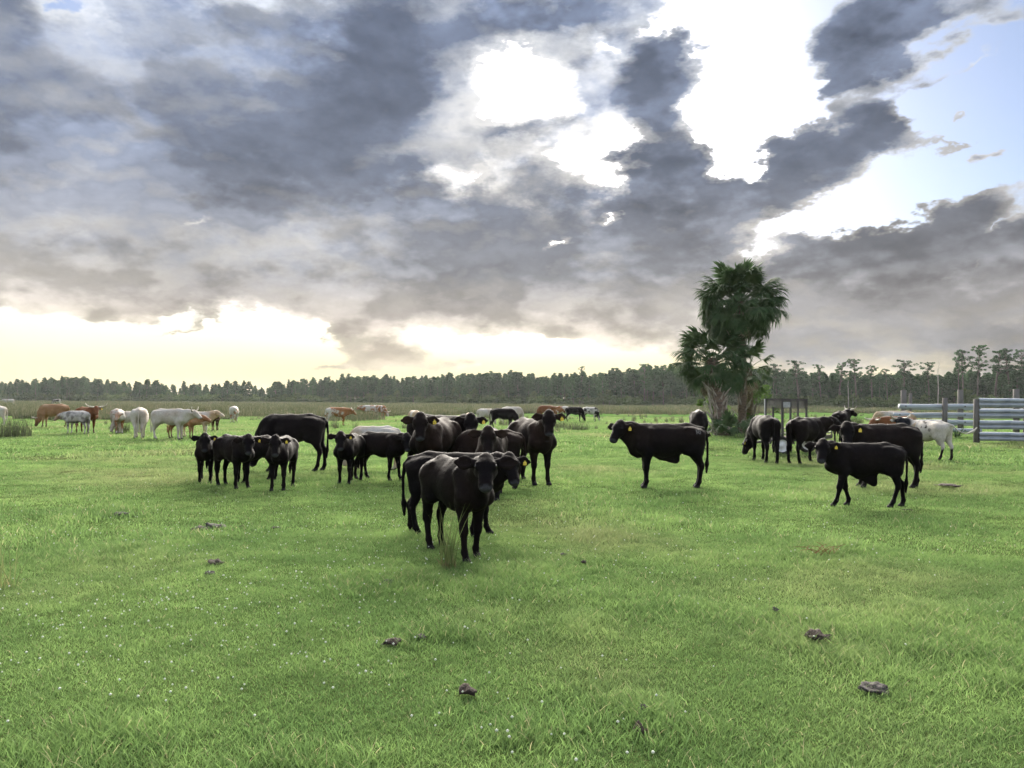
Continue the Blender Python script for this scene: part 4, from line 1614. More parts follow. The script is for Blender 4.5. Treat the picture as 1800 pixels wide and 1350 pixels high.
m_coat, N = material('coat')
_a = N.new('ShaderNodeAttribute', attribute_name='coat')
_tc = N.new('ShaderNodeTexCoord')
_v = N.vec('MULTIPLY', _tc.outputs['Object'], (1.0, 1.6, 0.55))
_hair = N.noise(_v, 95.0, 4.0, 0.65)
_lump = N.noise(_tc.outputs['Object'], 11.0, 4.0, 0.55)
_col = N.vec('SCALE', _a.outputs['Color'], N.remap(_hair, 0.3, 0.7, 0.72, 1.3, smooth=False))
_h = N.math('ADD', N.math('MULTIPLY', _hair, 0.35), _lump)
finish(N, _col, N.remap(_hair, 0.3, 0.7, 0.58, 0.78), 0.06, bump(N, _h, 0.7, 0.018), sheen=0.0)
[n for n in m_coat.node_tree.nodes if n.type == 'BSDF_PRINCIPLED'][0].inputs['Specular Tint'].default_value = (0.80, 0.66, 0.58, 1.0)
m_eye = simple_mat('wet_eye', (0.008, 0.006, 0.005), (0.012, 0.009, 0.007), rough=0.08, spec=0.6, bstr=0)
m_horn = simple_mat('horn', (0.42, 0.38, 0.30), (0.22, 0.19, 0.15), 14, 0.45, 0.4, 0.2, 0.003)
m_tag = simple_mat('yellow_tag', (0.72, 0.55, 0.055), (0.62, 0.46, 0.05), 30, 0.5, 0.4, 0)
m_brand = simple_mat('brand_scar', (0.20, 0.19, 0.19), (0.12, 0.115, 0.115), 30, 0.7, 0.2, 0)
m_tagmark = simple_mat('tag_ink', (0.05, 0.04, 0.02), (0.08, 0.06, 0.03), 30, 0.6, 0.3, 0)

_sph = {}


def sphere_mesh(name, mat, nu=14, nv=8):
    if name not in _sph:
        g = Geo()
        th = np.linspace(0, np.pi, nv + 1)[1:-1]
        an = np.linspace(0, 2 * np.pi, nu, endpoint=False)
        v = [(math.sin(t) * math.cos(a), math.sin(t) * math.sin(a), math.cos(t)) for t in th for a in an] + [(0, 0, 1), (0, 0, -1)]
        idx = np.arange((nv - 1) * nu).reshape(nv - 1, nu)
        q = np.stack([idx[:-1], idx[1:], np.roll(idx, -1, 1)[1:], np.roll(idx, -1, 1)[:-1]], -1).reshape(-1, 4)
        a, b = len(v) - 2, len(v) - 1
        t = [(a, idx[0, i], idx[0, (i + 1) % nu]) for i in range(nu)] + [(b, idx[-1, (i + 1) % nu], idx[-1, i]) for i in range(nu)]
        g.add(v, q, t)
        _sph[name] = g.mesh(name, mat, True)
    return _sph[name]


def tag_mesh(marked):
    key = 'ear_tag_marked' if marked else 'ear_tag'
    if key not in _sph:
        pts = [(-0.010, 0.0), (0.010, 0.0), (0.012, -0.018), (0.030, -0.030), (0.032, -0.078), (0.027, -0.084), (-0.027, -0.084), (-0.032, -0.078), (-0.030, -0.030), (-0.012, -0.018)]
        n = len(pts)
        v = [(x, t, z) for t in (-0.0025, 0.0025) for x, z in pts]
        v += [(0, -0.0025, -0.05), (0, 0.0025, -0.05)]
        t = [(2 * n, i, (i + 1) % n) for i in range(n)] + [(2 * n + 1, n + (i + 1) % n, n + i) for i in range(n)]
        q = [(i, n + i, n + (i + 1) % n, (i + 1) % n) for i in range(n)]
        g = Geo()
        g.add(v, q, t)
        _sph[key] = g.mesh(key, m_tag)
    return _sph[key]


def make_cow(name, label, px, py, heading, H, kind, seed, group, cat='cow', tags=(), horns=None, voxel=None, anchor=None, brand=False, eyes=True, true_heading=False, **kw):
    """px, py: the place of its front feet's middle on the ground in the photograph (anchor 'mid': middle of the four feet);
    heading: degrees, 0 = away from us, 90 = to the left, 180 = towards us, 270 = to the right"""
    p = ground_at(px, py)
    dist = p.length
    vx = voxel or min(0.045, max(0.0095, dist * 0.00105)) / H
    V, Q, mk = cow_shape(vx, **kw)
    colr = coat_colours(V, mk, kind, seed)
    if not true_heading:         # headings are given as they appear from where we stand
        heading -= math.degrees(math.atan2(p.x, p.y))
    yaw = R(heading + 90.0)
    ax = {'front': 0.33, 'mid': -0.1, 'hind': -0.5}[anchor or 'mid']
    off = Vector((math.cos(yaw), math.sin(yaw), 0)) * (ax * H)
    root = thing(name, label, cat, (p.x - off.x, p.y - off.y, 0.0), yaw, group)
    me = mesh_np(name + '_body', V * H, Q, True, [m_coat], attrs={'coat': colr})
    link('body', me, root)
    Hh = mk['H']
    if eyes and dist < 30:
        for s in (-1, 1):
            e = link('eye', sphere_mesh('eye_ball', m_eye), root, Vector(Hh(0.108, s * 0.078, 0.012)) * H)
            e.scale = (0.0185 * H,) * 3
    for side in tags:
        b, ed = mk['ear'][1 if side > 0 else 0]
        t0 = b + ed * 0.125 + mk['n'] * 0.020 + mk['f'] * 0.018 - np.array((0, 0, 0.002))
        t = link('ear_tag', tag_mesh(False), root, Vector(t0) * H)
        ts = (0.62 if kw.get('young') else 0.9)
        t.scale = (ts, ts, ts)
        t.rotation_euler = (random.uniform(-0.15, 0.15), random.uniform(-0.1, 0.1), math.atan2(mk['f'][1], mk['f'][0]) + math.pi / 2 + random.uniform(-0.3, 0.3))
        if dist < 16:
            gm = Geo()
            for k in (-0.012, 0.0, 0.012):
                gm.bar((k, -0.0036, -0.045), (k + 0.002, -0.0036, -0.066), 0.003, 0.001, (0, 1, 0))
            link('tag_number', gm.mesh('tag_number', m_tagmark), t)
    if brand:                   # a small pale brand on the left rump
        from mathutils.bvhtree import BVHTree
        tree = BVHTree.FromPolygons([Vector(v) for v in V * H], [tuple(q) for q in Q])
        gm = Geo()
        for stroke in ([(0, 0), (0, 0.075)], [(0, 0.075), (-0.045, 0.075), (-0.05, 0.05), (-0.04, 0.036), (0, 0.036)], [(-0.02, 0.036), (-0.055, 0.0)], [(-0.075, 0.0), (-0.075, 0.05)]):
            pts = []
            for (a, b), (c, d) in zip(stroke[:-1], stroke[1:]):
                for t in np.linspace(0, 1, 4):
                    hit = tree.ray_cast(Vector((-0.44 * H + a + (c - a) * t, 1.0, 0.855 * H + b + (d - b) * t)), Vector((0, -1, 0)))
                    if hit[0] is not None:
                        pts.append(tuple(hit[0] + hit[1] * 0.002))
            if len(pts) > 1:
                gm.tube(pts, 0.0055, 5)
        if gm.n:
            link('brand_mark', gm.mesh('brand_mark', m_brand), root)
    if horns:
        ln, rise = horns
        for s in (-1, 1):
            b = Hh(-0.02, s * 0.055, -0.01)
            dl = mk['l'] * s
            pts = [b, b + dl * 0.08 * ln - mk['f'] * 0.01, b + dl * 0.18 * ln + np.array((0, 0, 0.02 * rise)) + mk['f'] * 0.03 * ln,
                   b + dl * 0.27 * ln + np.array((0, 0, 0.08 * rise)) + mk['f'] * 0.06 * ln, b + dl * 0.31 * ln + np.array((0, 0, 0.17 * rise)) + mk['f'] * 0.07 * ln]
            gm = Geo()
            gm.tube(np.asarray(pts) * H, np.array((0.034, 0.032, 0.026, 0.018, 0.006)) * H, 7)
            link('horn', gm.mesh('horn', m_horn, True), root)
    return root


BG = 'black cattle standing in the near pasture'
FG = 'mixed cattle farther out in the pasture'
GRAZE = dict(neck=(0, -62), head=(0, 74))


def herd():
    n = 'black_calf'
    # --- left cluster
    make_cow(n, 'small black calf facing us at the left end of the near black cattle', 360, 851, 178, 0.89, 'black', 1, BG, 'calf', (1,), anchor='front',
             neck=(0, 26), head=(2, 56), young=1, legs=(0.02, -0.03, 0, 0.05))
    make_cow(n, 'black calf, flank to the left and face to us, second from the left', 425, 859, 207, 0.94, 'black', 2, BG, 'calf', (1,), anchor='front',
             neck=(-14, 20), head=(-26, 54), young=1, legs=(0.03, -0.03, -0.05, 0.05))
    make_cow(n, 'black calf half hidden, its round rump to the right behind a facing calf', 452, 846, 128, 0.88, 'black', 3, BG, 'calf', (), anchor='mid',
             neck=(0, 0), head=(0, 60), young=1)
    make_cow(n, 'black calf facing us in front of the large grazing black cow', 488, 863, 166, 0.93, 'black', 4, BG, 'calf', (1,), anchor='front',
             neck=(8, 22), head=(14, 58), young=1, legs=(-0.02, 0.03, 0.04, -0.02))
    make_cow('black_cow', 'large black cow seen from the side, head down behind the black calves', 520, 828, 92, 1.27, 'black_deep', 5, BG, 'cow', (), true_heading=True, anchor='mid',
             belly=0.05, legs=(0, 0, 0.03, -0.06), **GRAZE)
    make_cow(n, 'black calf facing us alone between the grazing cow and the cream one', 605, 851, 162, 0.93, 'black', 6, BG, 'calf', (1,), anchor='front',
             neck=(8, 26), head=(18, 54), young=1, legs=(0.02, -0.02, 0.0, 0.05))
    make_cow(n, 'black calf side-on facing right with its head turned, before the cream calf', 664, 843, 244, 0.95, 'black', 7, BG, 'calf', (1,), true_heading=True, anchor='mid',
             neck=(-24, 14), head=(-50, 54), young=1, legs=(0.08, -0.06, 0.05, -0.10))
    make_cow('cream_calf', 'pale cream calf mostly hidden behind a side-on black calf', 663, 826, 86, 1.0, 'cream', 8, FG, 'calf', (), true_heading=True, anchor='mid', **GRAZE)
    # --- centre cluster
    make_cow(n, 'nearest black calf, standing in front of all the others and staring at us', 829, 986, 212, 1.0, 'black', 9, BG, 'calf', (), true_heading=True, anchor='front',
             neck=(-12, 27), head=(-30, 43), young=1, legs=(-0.09, 0.07, -0.04, 0.08), muscle=0.92, ears=-0.06, ear_size=1.1, belly=0.03)
    make_cow(n, 'black calf right behind the nearest calf, long tail hanging at the left', 787, 941, 266, 0.98, 'black_deep', 10, BG, 'calf', (1,), true_heading=True, anchor='mid',
             neck=(-42, 16), head=(-68, 50), young=1, legs=(0.06, -0.10, -0.06, 0.06), muscle=0.95)
    make_cow('black_cow', 'large brownish black cow facing us behind the two nearest calves, yellow tag in one ear', 750, 863, 158, 1.27, 'black_brown', 11, BG, 'cow', (1,), anchor='front',
             neck=(10, 26), head=(22, 60), belly=0.04, girth=1.08)
    make_cow('black_cow', 'black cow looking over the rump of the large brownish cow beside it', 801, 847, 228, 1.30, 'black', 12, BG, 'cow', (1,), anchor='front',
             neck=(-20, 18), head=(-46, 62))
    make_cow(n, 'dark brown calf seen side-on behind the small facing calf, head hidden', 866, 858, 88, 1.06, 'black_brown', 13, BG, 'calf', (), true_heading=True, anchor='mid', young=1, **GRAZE)
    make_cow(n, 'small dark calf facing us, its head just above the nearest calves', 861, 881, 176, 1.12, 'black_brown', 14, BG, 'calf', (), anchor='front',
             neck=(0, 24), head=(4, 58), young=1)
    make_cow('black_cow', 'tall brownish black cow facing us at the right of the middle cluster', 951, 853, 206, 1.25, 'black_brown', 15, BG, 'cow', (1,), anchor='front',
             neck=(-10, 34), head=(-26, 62), legs=(0.04, -0.03, -0.05, 0.05), dewlap=0.08, belly=0.04)
    # --- right
    make_cow('black_heifer', 'black heifer standing alone side-on, yellow ear tag, small brand on its rump', 1181, 857, 90, 1.19, 'black', 16, BG, 'cow', (1,), true_heading=True, anchor='mid',
             neck=(18, 20), head=(48, 50), dewlap=0.2, sheath=0.05, belly=0.03, girth=1.05, legs=(0.01, -0.02, 0.02, -0.02), tail=(0.0, 0.03), brand=True)
    make_cow('black_cow', 'black cow with a white topline grazing behind the lone side-on heifer', 1228, 789, 182, 1.32, 'black_white_top', 17, BG, 'cow', (), anchor='mid',
             horns=(0.6, 0.6), neck=(14, -60), head=(20, 72))
    make_cow('black_cow', 'black cow grazing with its rump to us beside the palm trees', 1345, 812, 18, 1.24, 'black_deep', 18, BG, 'cow', (1,), anchor='mid',
             legs=(0, 0.05, 0.03, -0.06), neck=(40, -56), head=(56, 72))
    make_cow('black_cow', 'black cow with its rump to us in front of the trailer, looking right', 1414, 814, 330, 1.20, 'black', 19, BG, 'cow', (), anchor='mid',
             neck=(-30, 16), head=(-52, 35), legs=(0, 0, -0.05, 0.04))
    make_cow('black_cow', 'black cow far behind the trailer, rump to us, small horn showing', 1478, 778, 350, 1.26, 'black_deep', 20, BG, 'cow', (), anchor='mid',
             horns=(0.7, 0.8), neck=(-20, 26), head=(-40, 30))
    make_cow('black_heifer', 'large black heifer behind the bull calf, head towards us with a yellow tag', 1560, 857, 92, 1.20, 'black', 21, BG, 'cow', (1,), true_heading=True, anchor='mid',
             neck=(40, 18), head=(68, 56), dewlap=0.06, legs=(0.0, -0.04, 0.04, -0.12))
    make_cow('black_bull_calf', 'black bull calf side-on nearest on the right, tag in its ear', 1529, 891, 83, 0.98, 'black_deep', 22, BG, 'calf', (1,), true_heading=True, anchor='mid',
             neck=(38, 22), head=(68, 50), young=1, sheath=0.12, legs=(0.14, -0.13, 0.12, -0.12))
    make_cow('white_cow', 'white speckled cow with black legs, dark horned face and tail swung out', 1638, 808, 22, 1.10, 'white_speckled', 23, FG, 'cow', (), true_heading=True, anchor='mid',
             neck=(40, 26), head=(160, 42), horns=(0.75, 1.0), belly=0.03, udder=0.3, legs=(0.04, -0.04, 0.10, -0.06),
             tail_path=[(-0.575, 0, 0.925), (-0.66, -0.04, 0.90), (-0.78, -0.12, 0.76), (-0.90, -0.22, 0.70), (-1.00, -0.32, 0.76), (-1.05, -0.40, 0.86)])
    make_cow('brown_cow', 'rusty brown horned cow hidden behind the large black heifer', 1580, 783, 88, 1.10, 'red', 24, FG, 'cow', (), true_heading=True, anchor='mid',
             neck=(10, 2), head=(20, 40), horns=(1.0, 0.5))
    make_cow('cream_cow', 'cream cow only its back showing behind the rusty brown cow', 1584, 768, 84, 1.22, 'cream', 25, FG, 'cow', (), true_heading=True, anchor='mid', neck=(0, 8), head=(10, 50))
    # --- far left group
    make_cow('white_cow', 'white cow cut off by the left edge of the picture', -12, 750, 80, 1.15, 'white', 30, FG, 'cow', (), anchor='mid', **GRAZE)
    make_cow('tan_cow', 'tan longhorn grazing with its head down at the far left', 97, 753, 95, 1.28, 'tan', 31, FG, 'cow', (), true_heading=True, anchor='mid', horns=(1.0, 0.3), legs=(0.05, 0, -0.12, 0.1), **GRAZE)
    make_cow('grey_cow', 'grey white speckled cow standing before the brown longhorn', 137, 763, 48, 1.04, 'grey_speckled', 32, FG, 'cow', (), anchor='mid', girth=1.1, belly=0.05,
             neck=(10, -4), head=(20, 45))
    make_cow('brown_longhorn', 'brown longhorn facing us with wide upturned white horns', 160, 762, 208, 1.20, 'red', 33, FG, 'cow', (1,), anchor='front',
             neck=(-8, 20), head=(-22, 55), horns=(1.0, 1.0))
    make_cow('white_cow', 'white cow with a rusty patch, leftmost of the white cattle on the left', 206, 762, 190, 1.12, 'white_red', 34, FG, 'cow', (), anchor='mid', neck=(-20, 0), head=(-30, 55))
    make_cow('white_cow', 'white cow grazing between the rusty-patched cow and the one seen from behind', 228, 762, 100, 1.02, 'white', 35, FG, 'cow', (), anchor='mid', **GRAZE)
    make_cow('white_cow', 'white cow seen from straight behind, dark streaks beside its tail', 245, 771, 356, 1.24, 'white', 36, FG, 'cow', (), anchor='mid', girth=1.15, neck=(10, 0), head=(10, 40))
    make_cow('white_cow', 'large white cow seen from the side with its head to the right', 294, 773, 268, 1.20, 'white', 37, FG, 'cow', (), true_heading=True, anchor='mid',
             hump=0.05, neck=(0, 10), head=(0, 40), horns=(0.6, 0.9), legs=(0, 0, -0.06, 0.08))
    make_cow('tan_calf', 'tan calf overlapping the front of the large white cow', 318, 771, 268, 1.02, 'tan', 38, FG, 'calf', (), true_heading=True, anchor='mid', neck=(0, 4), head=(0, 28), young=1)
    make_cow('cream_calf', 'cream tan calf with raised head, rightmost of the pale group', 342, 768, 272, 1.06, 'cream', 39, FG, 'calf', (), true_heading=True, anchor='mid', neck=(0, 22), head=(0, 30), young=1)
    make_cow('brown_calf', 'dark brown calf with a white poll behind the leftmost black calf', 378, 757, 176, 1.02, 'dun', 40, FG, 'calf', (), anchor='mid', neck=(0, 12), head=(0, 55))
    make_cow('white_cow', 'pale cow seen from behind at the edge of the rushes', 411, 743, 350, 1.12, 'white_red', 41, FG, 'cow', (), anchor='mid', **GRAZE)
    make_cow('brown_white_cow', 'rust and white cow walking right behind the large black cow', 590, 749, 284, 1.14, 'red_white', 42, FG, 'cow', (), anchor='mid', neck=(0, 0), head=(0, 45), horns=(0.8, 0.8))
    make_cow('white_rust_cow', 'white and rust cow head down in front of the rushes', 652, 736, 110, 1.15, 'white_red', 43, FG, 'cow', (), anchor='mid', horns=(0.9, 0.6), neck=(0, 4), head=(0, 40))
    make_cow('white_rust_cow', 'white and rust cow grazing towards us beside its twin', 668, 737, 215, 1.15, 'red_white', 44, FG, 'cow', (), anchor='mid', horns=(0.8, 0.5), neck=(0, -40), head=(0, 65))
    make_cow('tan_calf', 'tan calf half hidden by the ear of the large brownish cow', 729, 757, 20, 1.06, 'cream', 45, FG, 'calf', (), anchor='mid', **GRAZE)
    make_cow('tan_calf', 'golden tan calf between the middle cluster and a far white cow', 825, 757, 8, 0.95, 'tan', 46, FG, 'calf', (), anchor='mid', **GRAZE)
    make_cow('white_cow', 'white cow grazing left of the far black cow', 852, 748, 302, 1.08, 'white', 47, FG, 'cow', (), anchor='mid', **GRAZE)
    make_cow('black_cow', 'far black cow stepping right in front of a white one', 882, 756, 264, 1.18, 'black_deep', 48, FG, 'cow', (), true_heading=True, anchor='mid',
             legs=(0.02, -0.1, -0.1, 0.06), neck=(0, -48), head=(0, 70))
    make_cow('white_cow', 'white cow behind the far black cow', 898, 747, 270, 1.20, 'white', 49, FG, 'cow', (), anchor='mid', **GRAZE)
    make_cow('rust_cow', 'rusty cow almost hidden behind the head of the tall brownish cow', 962, 739, 90, 1.22, 'red', 50, FG, 'cow', (), anchor='mid', **GRAZE)
    make_cow('brown_white_cow', 'brown and white cow behind a far grazing black cow', 988, 738, 92, 1.16, 'red_white', 51, FG, 'cow', (), anchor='mid', **GRAZE)
    make_cow('black_cow', 'far black cow grazing beside the black and white one', 1008, 742, 266, 1.16, 'black_deep', 52, FG, 'cow', (), anchor='mid', **GRAZE)
    make_cow('pied_cow', 'black and white pied cow grazing at the rushes', 1036, 741, 246, 1.14, 'pied', 53, FG, 'cow', (), anchor='mid', **GRAZE)
    make_cow('black_white_cow', 'tiny black and white cow deep in the rushes far left', 100, 712.5, 90, 1.35, 'pied', 54, FG, 'cow', (), anchor='mid', **GRAZE)
    make_cow('white_cow', 'tiny white cow deep in the rushes at the far left edge', 17, 713.5, 80, 1.35, 'white', 55, FG, 'cow', (), anchor='mid', neck=(0, 10), head=(0, 40))


herd()


# ------------------------------------------------------------------ grass, rushes, clover, dung
def sector_points(n, d0, d1, half, power=1.0):
    """random places in a wedge of the pasture ahead of us"""
    d = np.sqrt(d0 ** 2 + (d1 ** 2 - d0 ** 2) * rng.random(n) ** power)
    a = (rng.random(n) * 2 - 1) * half
    return np.c_[d * np.sin(a), d * np.cos(a)]


def blade_mesh(name, mat, *a, **k):
    V, F, t, rn = blades(*a, **k)
    return mesh_np(name, V, F, True, [mat], attrs={'along': t, 'blade_random': rn})


near_kinds = [blade_mesh('turf', m_grass, 50, 0.105, 0.018, 0.050, 0.0040, 900 + k, lean=0.95) for k in range(5)] + \
             [blade_mesh('turf_long', m_grass, 44, 0.10, 0.035, 0.082, 0.0042, 910 + k, lean=0.75, segs=3) for k in range(3)]
mid_kinds = [blade_mesh('turf_mid', m_grass, 90, 0.22, 0.020, 0.055, 0.007, 920 + k, lean=0.9) for k in range(4)] + \
            [blade_mesh('turf_mid_long', m_grass, 70, 0.20, 0.04, 0.095, 0.008, 926 + k, lean=0.7) for k in range(2)]
far_kinds = [blade_mesh('turf_far', m_grass, 120, 0.55, 0.03, 0.075, 0.020, 930 + k, lean=0.8) for k in range(4)] + \
            [blade_mesh('turf_far_long', m_grass, 90, 0.45, 0.06, 0.16, 0.020, 936 + k, lean=0.6) for k in range(2)]


def turf(name, label, n, d0, d1, half, kinds, nshort, smin, smax, hole=None):
    P = sector_points(n, d0, d1, half)
    tall_ = fbm(P * 0.9 + 31.0, 3, 77)
    for (px, py, rad) in TUFTY:
        c = ground_at(px, py)
        tall_ += 0.35 * np.exp(-((P[:, 0] - c.x) ** 2 + (P[:, 1] - c.y) ** 2) / rad ** 2)
    short = rng.random(n) > np.clip((tall_ - 0.56) * 4.0, 0.02, 0.85)
    pick = np.where(short, rng.integers(0, nshort, n), rng.integers(nshort, len(kinds), n))
    size = (smin + (smax - smin) * rng.random(n)) * (0.72 + 0.75 * np.clip(tall_, 0.2, 0.9))
    z = ground_height(P)
    scatter(name, np.c_[P, z], rng.random(n) * 6.283, size, pick, kinds, label, 'grass')


# places where the grass stands longer, mostly round old dung
TUFTY = [(1130, 1240, 0.45), (1540, 1195, 0.5), (1440, 1110, 0.45), (650, 1030, 0.5), (740, 1115, 0.4), (560, 1330, 0.4), (1780, 1130, 0.6), (380, 930, 0.6), (200, 905, 0.6), (150, 910, 0.5), (1420, 880, 0.5), (900, 1290, 0.3)]
turf('grass_near', 'short bright pasture grass closest to us', 17500, 2.3, 9.5, R(44), near_kinds, 5, 0.85, 1.25)
turf('grass_middle', 'short pasture grass among the black cattle', 13500, 9.0, 23.0, R(44), mid_kinds, 4, 0.8, 1.2)
turf('grass_distant', 'pasture grass round the farther cattle', 17000, 22.0, 75.0, R(45), far_kinds, 4, 0.8, 1.3)

# rushes
m_rush = grass_material('rush_stem', (0.062, 0.084, 0.042), (0.100, 0.114, 0.060), (0.175, 0.150, 0.100), 0.82, 0.3, (0.112, 0.114, 0.068))
rush_kinds = [blade_mesh('rush', m_rush, 70, 0.22, 0.35, 0.95, 0.016, 950 + k, lean=0.35, segs=3, flop=0.3) for k in range(3)] + \
             [blade_mesh('rush_wide', m_rush, 110, 0.9, 0.30, 0.75, 0.030, 955 + k, lean=0.3, segs=2, flop=0.3) for k in range(3)]
px_edge = [(-400, 58), (0, 58), (330, 60), (560, 64), (700, 72), (900, 82), (1060, 100), (1330, 120), (1800, 120), (2300, 120)]
P = np.r_[sector_points(11000, 55, 130, R(47)), sector_points(11000, 130, 330, R(47))]
d = np.linalg.norm(P, axis=1)
pxs = 900 + F_PX * P[:, 0] / P[:, 1]
edge = np.interp(pxs, *zip(*px_edge)) * (0.55 + 0.9 * fbm(P * 0.07, 3, 5))
clump = fbm(P * 0.10 + 9, 3, 15)
keep = (d > edge) & ((clump > 0.40) | (d > edge * 1.6))
keep &= ~((pxs > 1050) & (rng.random(len(P)) > 0.55))
P = P[keep]
d = d[keep]
scatter('rushes', np.c_[P, np.zeros(len(P))], rng.random(len(P)) * 6.28, (0.35 + 0.3 * rng.random(len(P)) + 1.0 * np.clip(fbm(P * 0.13 + 4, 3, 21) * 2.2 - 0.7, 0, 1)), rng.integers(3, 6, len(P)), rush_kinds,
        'belt of olive brown rushes between the pasture and the wood', 'rushes')
# single tufts dotted about the far pasture
P = np.r_[sector_points(260, 38, 75, R(44)), sector_points(1300, 60, 190, R(44))]
pxs = 900 + F_PX * P[:, 0] / P[:, 1]
P = P[(pxs > 470) | (rng.random(len(P)) > 0.75)]
scatter('rush_tufts', np.c_[P, np.zeros(len(P))], rng.random(len(P)) * 6.28, 0.35 + 0.55 * rng.random(len(P)) ** 2, rng.integers(0, 3, len(P)), rush_kinds,
        'small rush tufts dotted over the far pasture', 'rushes')


def rush_clump(label, px, py, n, rad, h0, h1, w, seed, lean=0.35, extra=None, fresh=False, group='rush clumps standing alone'):
    p = ground_at(px, py)
    root = thing('rush_clump', label, 'rushes', p, 0, group)
    V, F, t, rn = blades(n, rad, h0, h1, w, seed, lean=lean, segs=4, flop=0.25)
    link('stems', mesh_np('rush_stems', V, F, True, [m_fresh if fresh else m_rush], attrs={'along': t, 'blade_random': rn * 0.75}), root)
    if extra:
        V, F, t, rn = blades(*extra)
        link('dead_base', mesh_np('rush_dead_base', V, F, True, [m_straw]), root)
    return root


m_fresh = grass_material('fresh_rush', (0.15, 0.20, 0.075), (0.20, 0.235, 0.09), (0.3, 0.25, 0.14), 0.72, 0.35)
m_straw = simple_mat('dry_straw', (0.34, 0.24, 0.13), (0.22, 0.15, 0.08), 20, 0.8, 0.2, 0, trans=0.3)
rush_clump('tall thin rush clump with a straw-coloured base in front of the nearest calf', 787, 1000, 52, 0.07, 0.25, 0.72, 0.0095, 31, 0.30, (60, 0.09, 0.05, 0.22, 0.007, 32, 0.5, 2), fresh=True)
rush_clump('thin brown rush clump at the left edge of the near grass', 6, 1034, 34, 0.10, 0.25, 0.60, 0.008, 33, 0.45, (20, 0.06, 0.05, 0.2, 0.005, 34, 0.5, 2), fresh=True)
rush_clump('big dark rush clump in the far pasture at the left edge', 14, 768, 380, 0.85, 0.45, 0.95, 0.02, 35, 0.35)
rush_clump('rush clump in front of the black and white pied cow', 1012, 756, 240, 0.75, 0.25, 0.6, 0.02, 36, 0.4)
rush_clump('rush clump left of the one before the pied cow', 985, 752, 160, 0.55, 0.25, 0.55, 0.02, 37, 0.4)
rush_clump('round rush clump between the far horned cow and the rusty cow', 1502, 748, 200, 0.5, 0.4, 0.8, 0.02, 38, 0.35)
rush_clump('dark rush clump between two white cows on the left', 216, 761, 150, 0.35, 0.3, 0.7, 0.02, 39, 0.35)

# white clover heads
cl = []
for (px, py, sp, n) in [(620, 1000, 1.3, 120), (540, 1100, 0.9, 75), (130, 1080, 0.8, 75), (440, 960, 1.5, 130), (960, 960, 2.0, 120), (1500, 1000, 2.0, 90), (250, 1150, 0.6, 50),
                        (860, 1300, 0.35, 16), (1050, 1240, 0.4, 8), (700, 900, 2.5, 120), (1250, 900, 3.0, 120), (300, 900, 3.0, 140), (600, 1180, 0.6, 30)]:
    c = ground_at(px, py)
    cl.append(np.c_[c.x + rng.normal(0, sp, n), c.y + rng.normal(0, sp * 0.8, n)])
cl = np.concatenate(cl)
m_clover = simple_mat('clover_head', (0.58, 0.60, 0.52), (0.42, 0.47, 0.36), 60, 0.8, 0.2, 0)
g = Geo()
r_ = np.random.default_rng(61)
an = np.linspace(0, 2 * np.pi, 6, endpoint=False)
for (x, y), zz in zip(cl, ground_height(cl)):
    s = r_.uniform(0.0045, 0.0085)
    zc = zz + r_.uniform(0.035, 0.075)
    ring = np.c_[np.cos(an), np.sin(an), np.zeros(6)]
    V = np.r_[ring * s * (0.8, 0.8, 1) + (0, 0, -s * .5), ring * s + (0, 0, s * 0.2), [(0, 0, s)], [(0, 0, -s)]] + (x, y, zc)
    q = [(i, (i + 1) % 6, 6 + (i + 1) % 6, 6 + i) for i in range(6)]
    t = [(12, 6 + i, 6 + (i + 1) % 6) for i in range(6)] + [(13, (i + 1) % 6, i) for i in range(6)]
    g.add(V, q, t)
tag(link('clover_flowers', g.mesh('clover_flowers', m_clover, True)), 'white clover heads sprinkled through the grass', 'clover', kind='stuff')

# dung pats and clods
m_dung = simple_mat('dried_dung', (0.055, 0.042, 0.033), (0.026, 0.020, 0.017), 25, 0.9, 0.15, 1.0, 0.01)
m_greydung = simple_mat('grey_dried_dung', (0.088, 0.080, 0.074), (0.040, 0.036, 0.033), 25, 0.9, 0.15, 1.0, 0.01)


def clod(label, px, py, w, h, seed, grey=False, lump=1.0, lift=0.015):
    """one crusted pat"""
    r = np.random.default_rng(seed)
    p = ground_at(px, py)
    nu, nv = 22, 9
    V = []
    for j in range(nv):
        t = j / (nv - 1)
        for i in range(nu):
            a = 2 * np.pi * i / nu
            V.append((math.cos(a) * math.sin(t * 1.7), math.sin(a) * math.sin(t * 1.7), math.cos(t * 1.7)))
    V = np.asarray(V)
    nz = fbm(V * 2.2 + seed, 4, seed) - 0.5
    V = V * (1 + lump * 1.6 * nz)[:, None] * np.array((w * 0.36, w * 0.36 * r.uniform(0.7, 1.0), h * 0.42))
    V[:, 2] += fbm(V[:, :2] * 30 / w * 0.2 + seed, 3, seed + 4) * h * 0.6
    idx = np.arange(nu * nv).reshape(nv, nu)
    q = np.stack([idx[:-1], idx[1:], np.roll(idx, -1, 1)[1:], np.roll(idx, -1, 1)[:-1]], -1).reshape(-1, 4)
    o = link('dung_pat', mesh_np('dung_pat', V, q, True, [m_greydung if grey else m_dung]), None, (p.x, p.y, lift), r.uniform(0, 6.28))
    return tag(o, label, 'dung', 'dung pats lying in the grass')


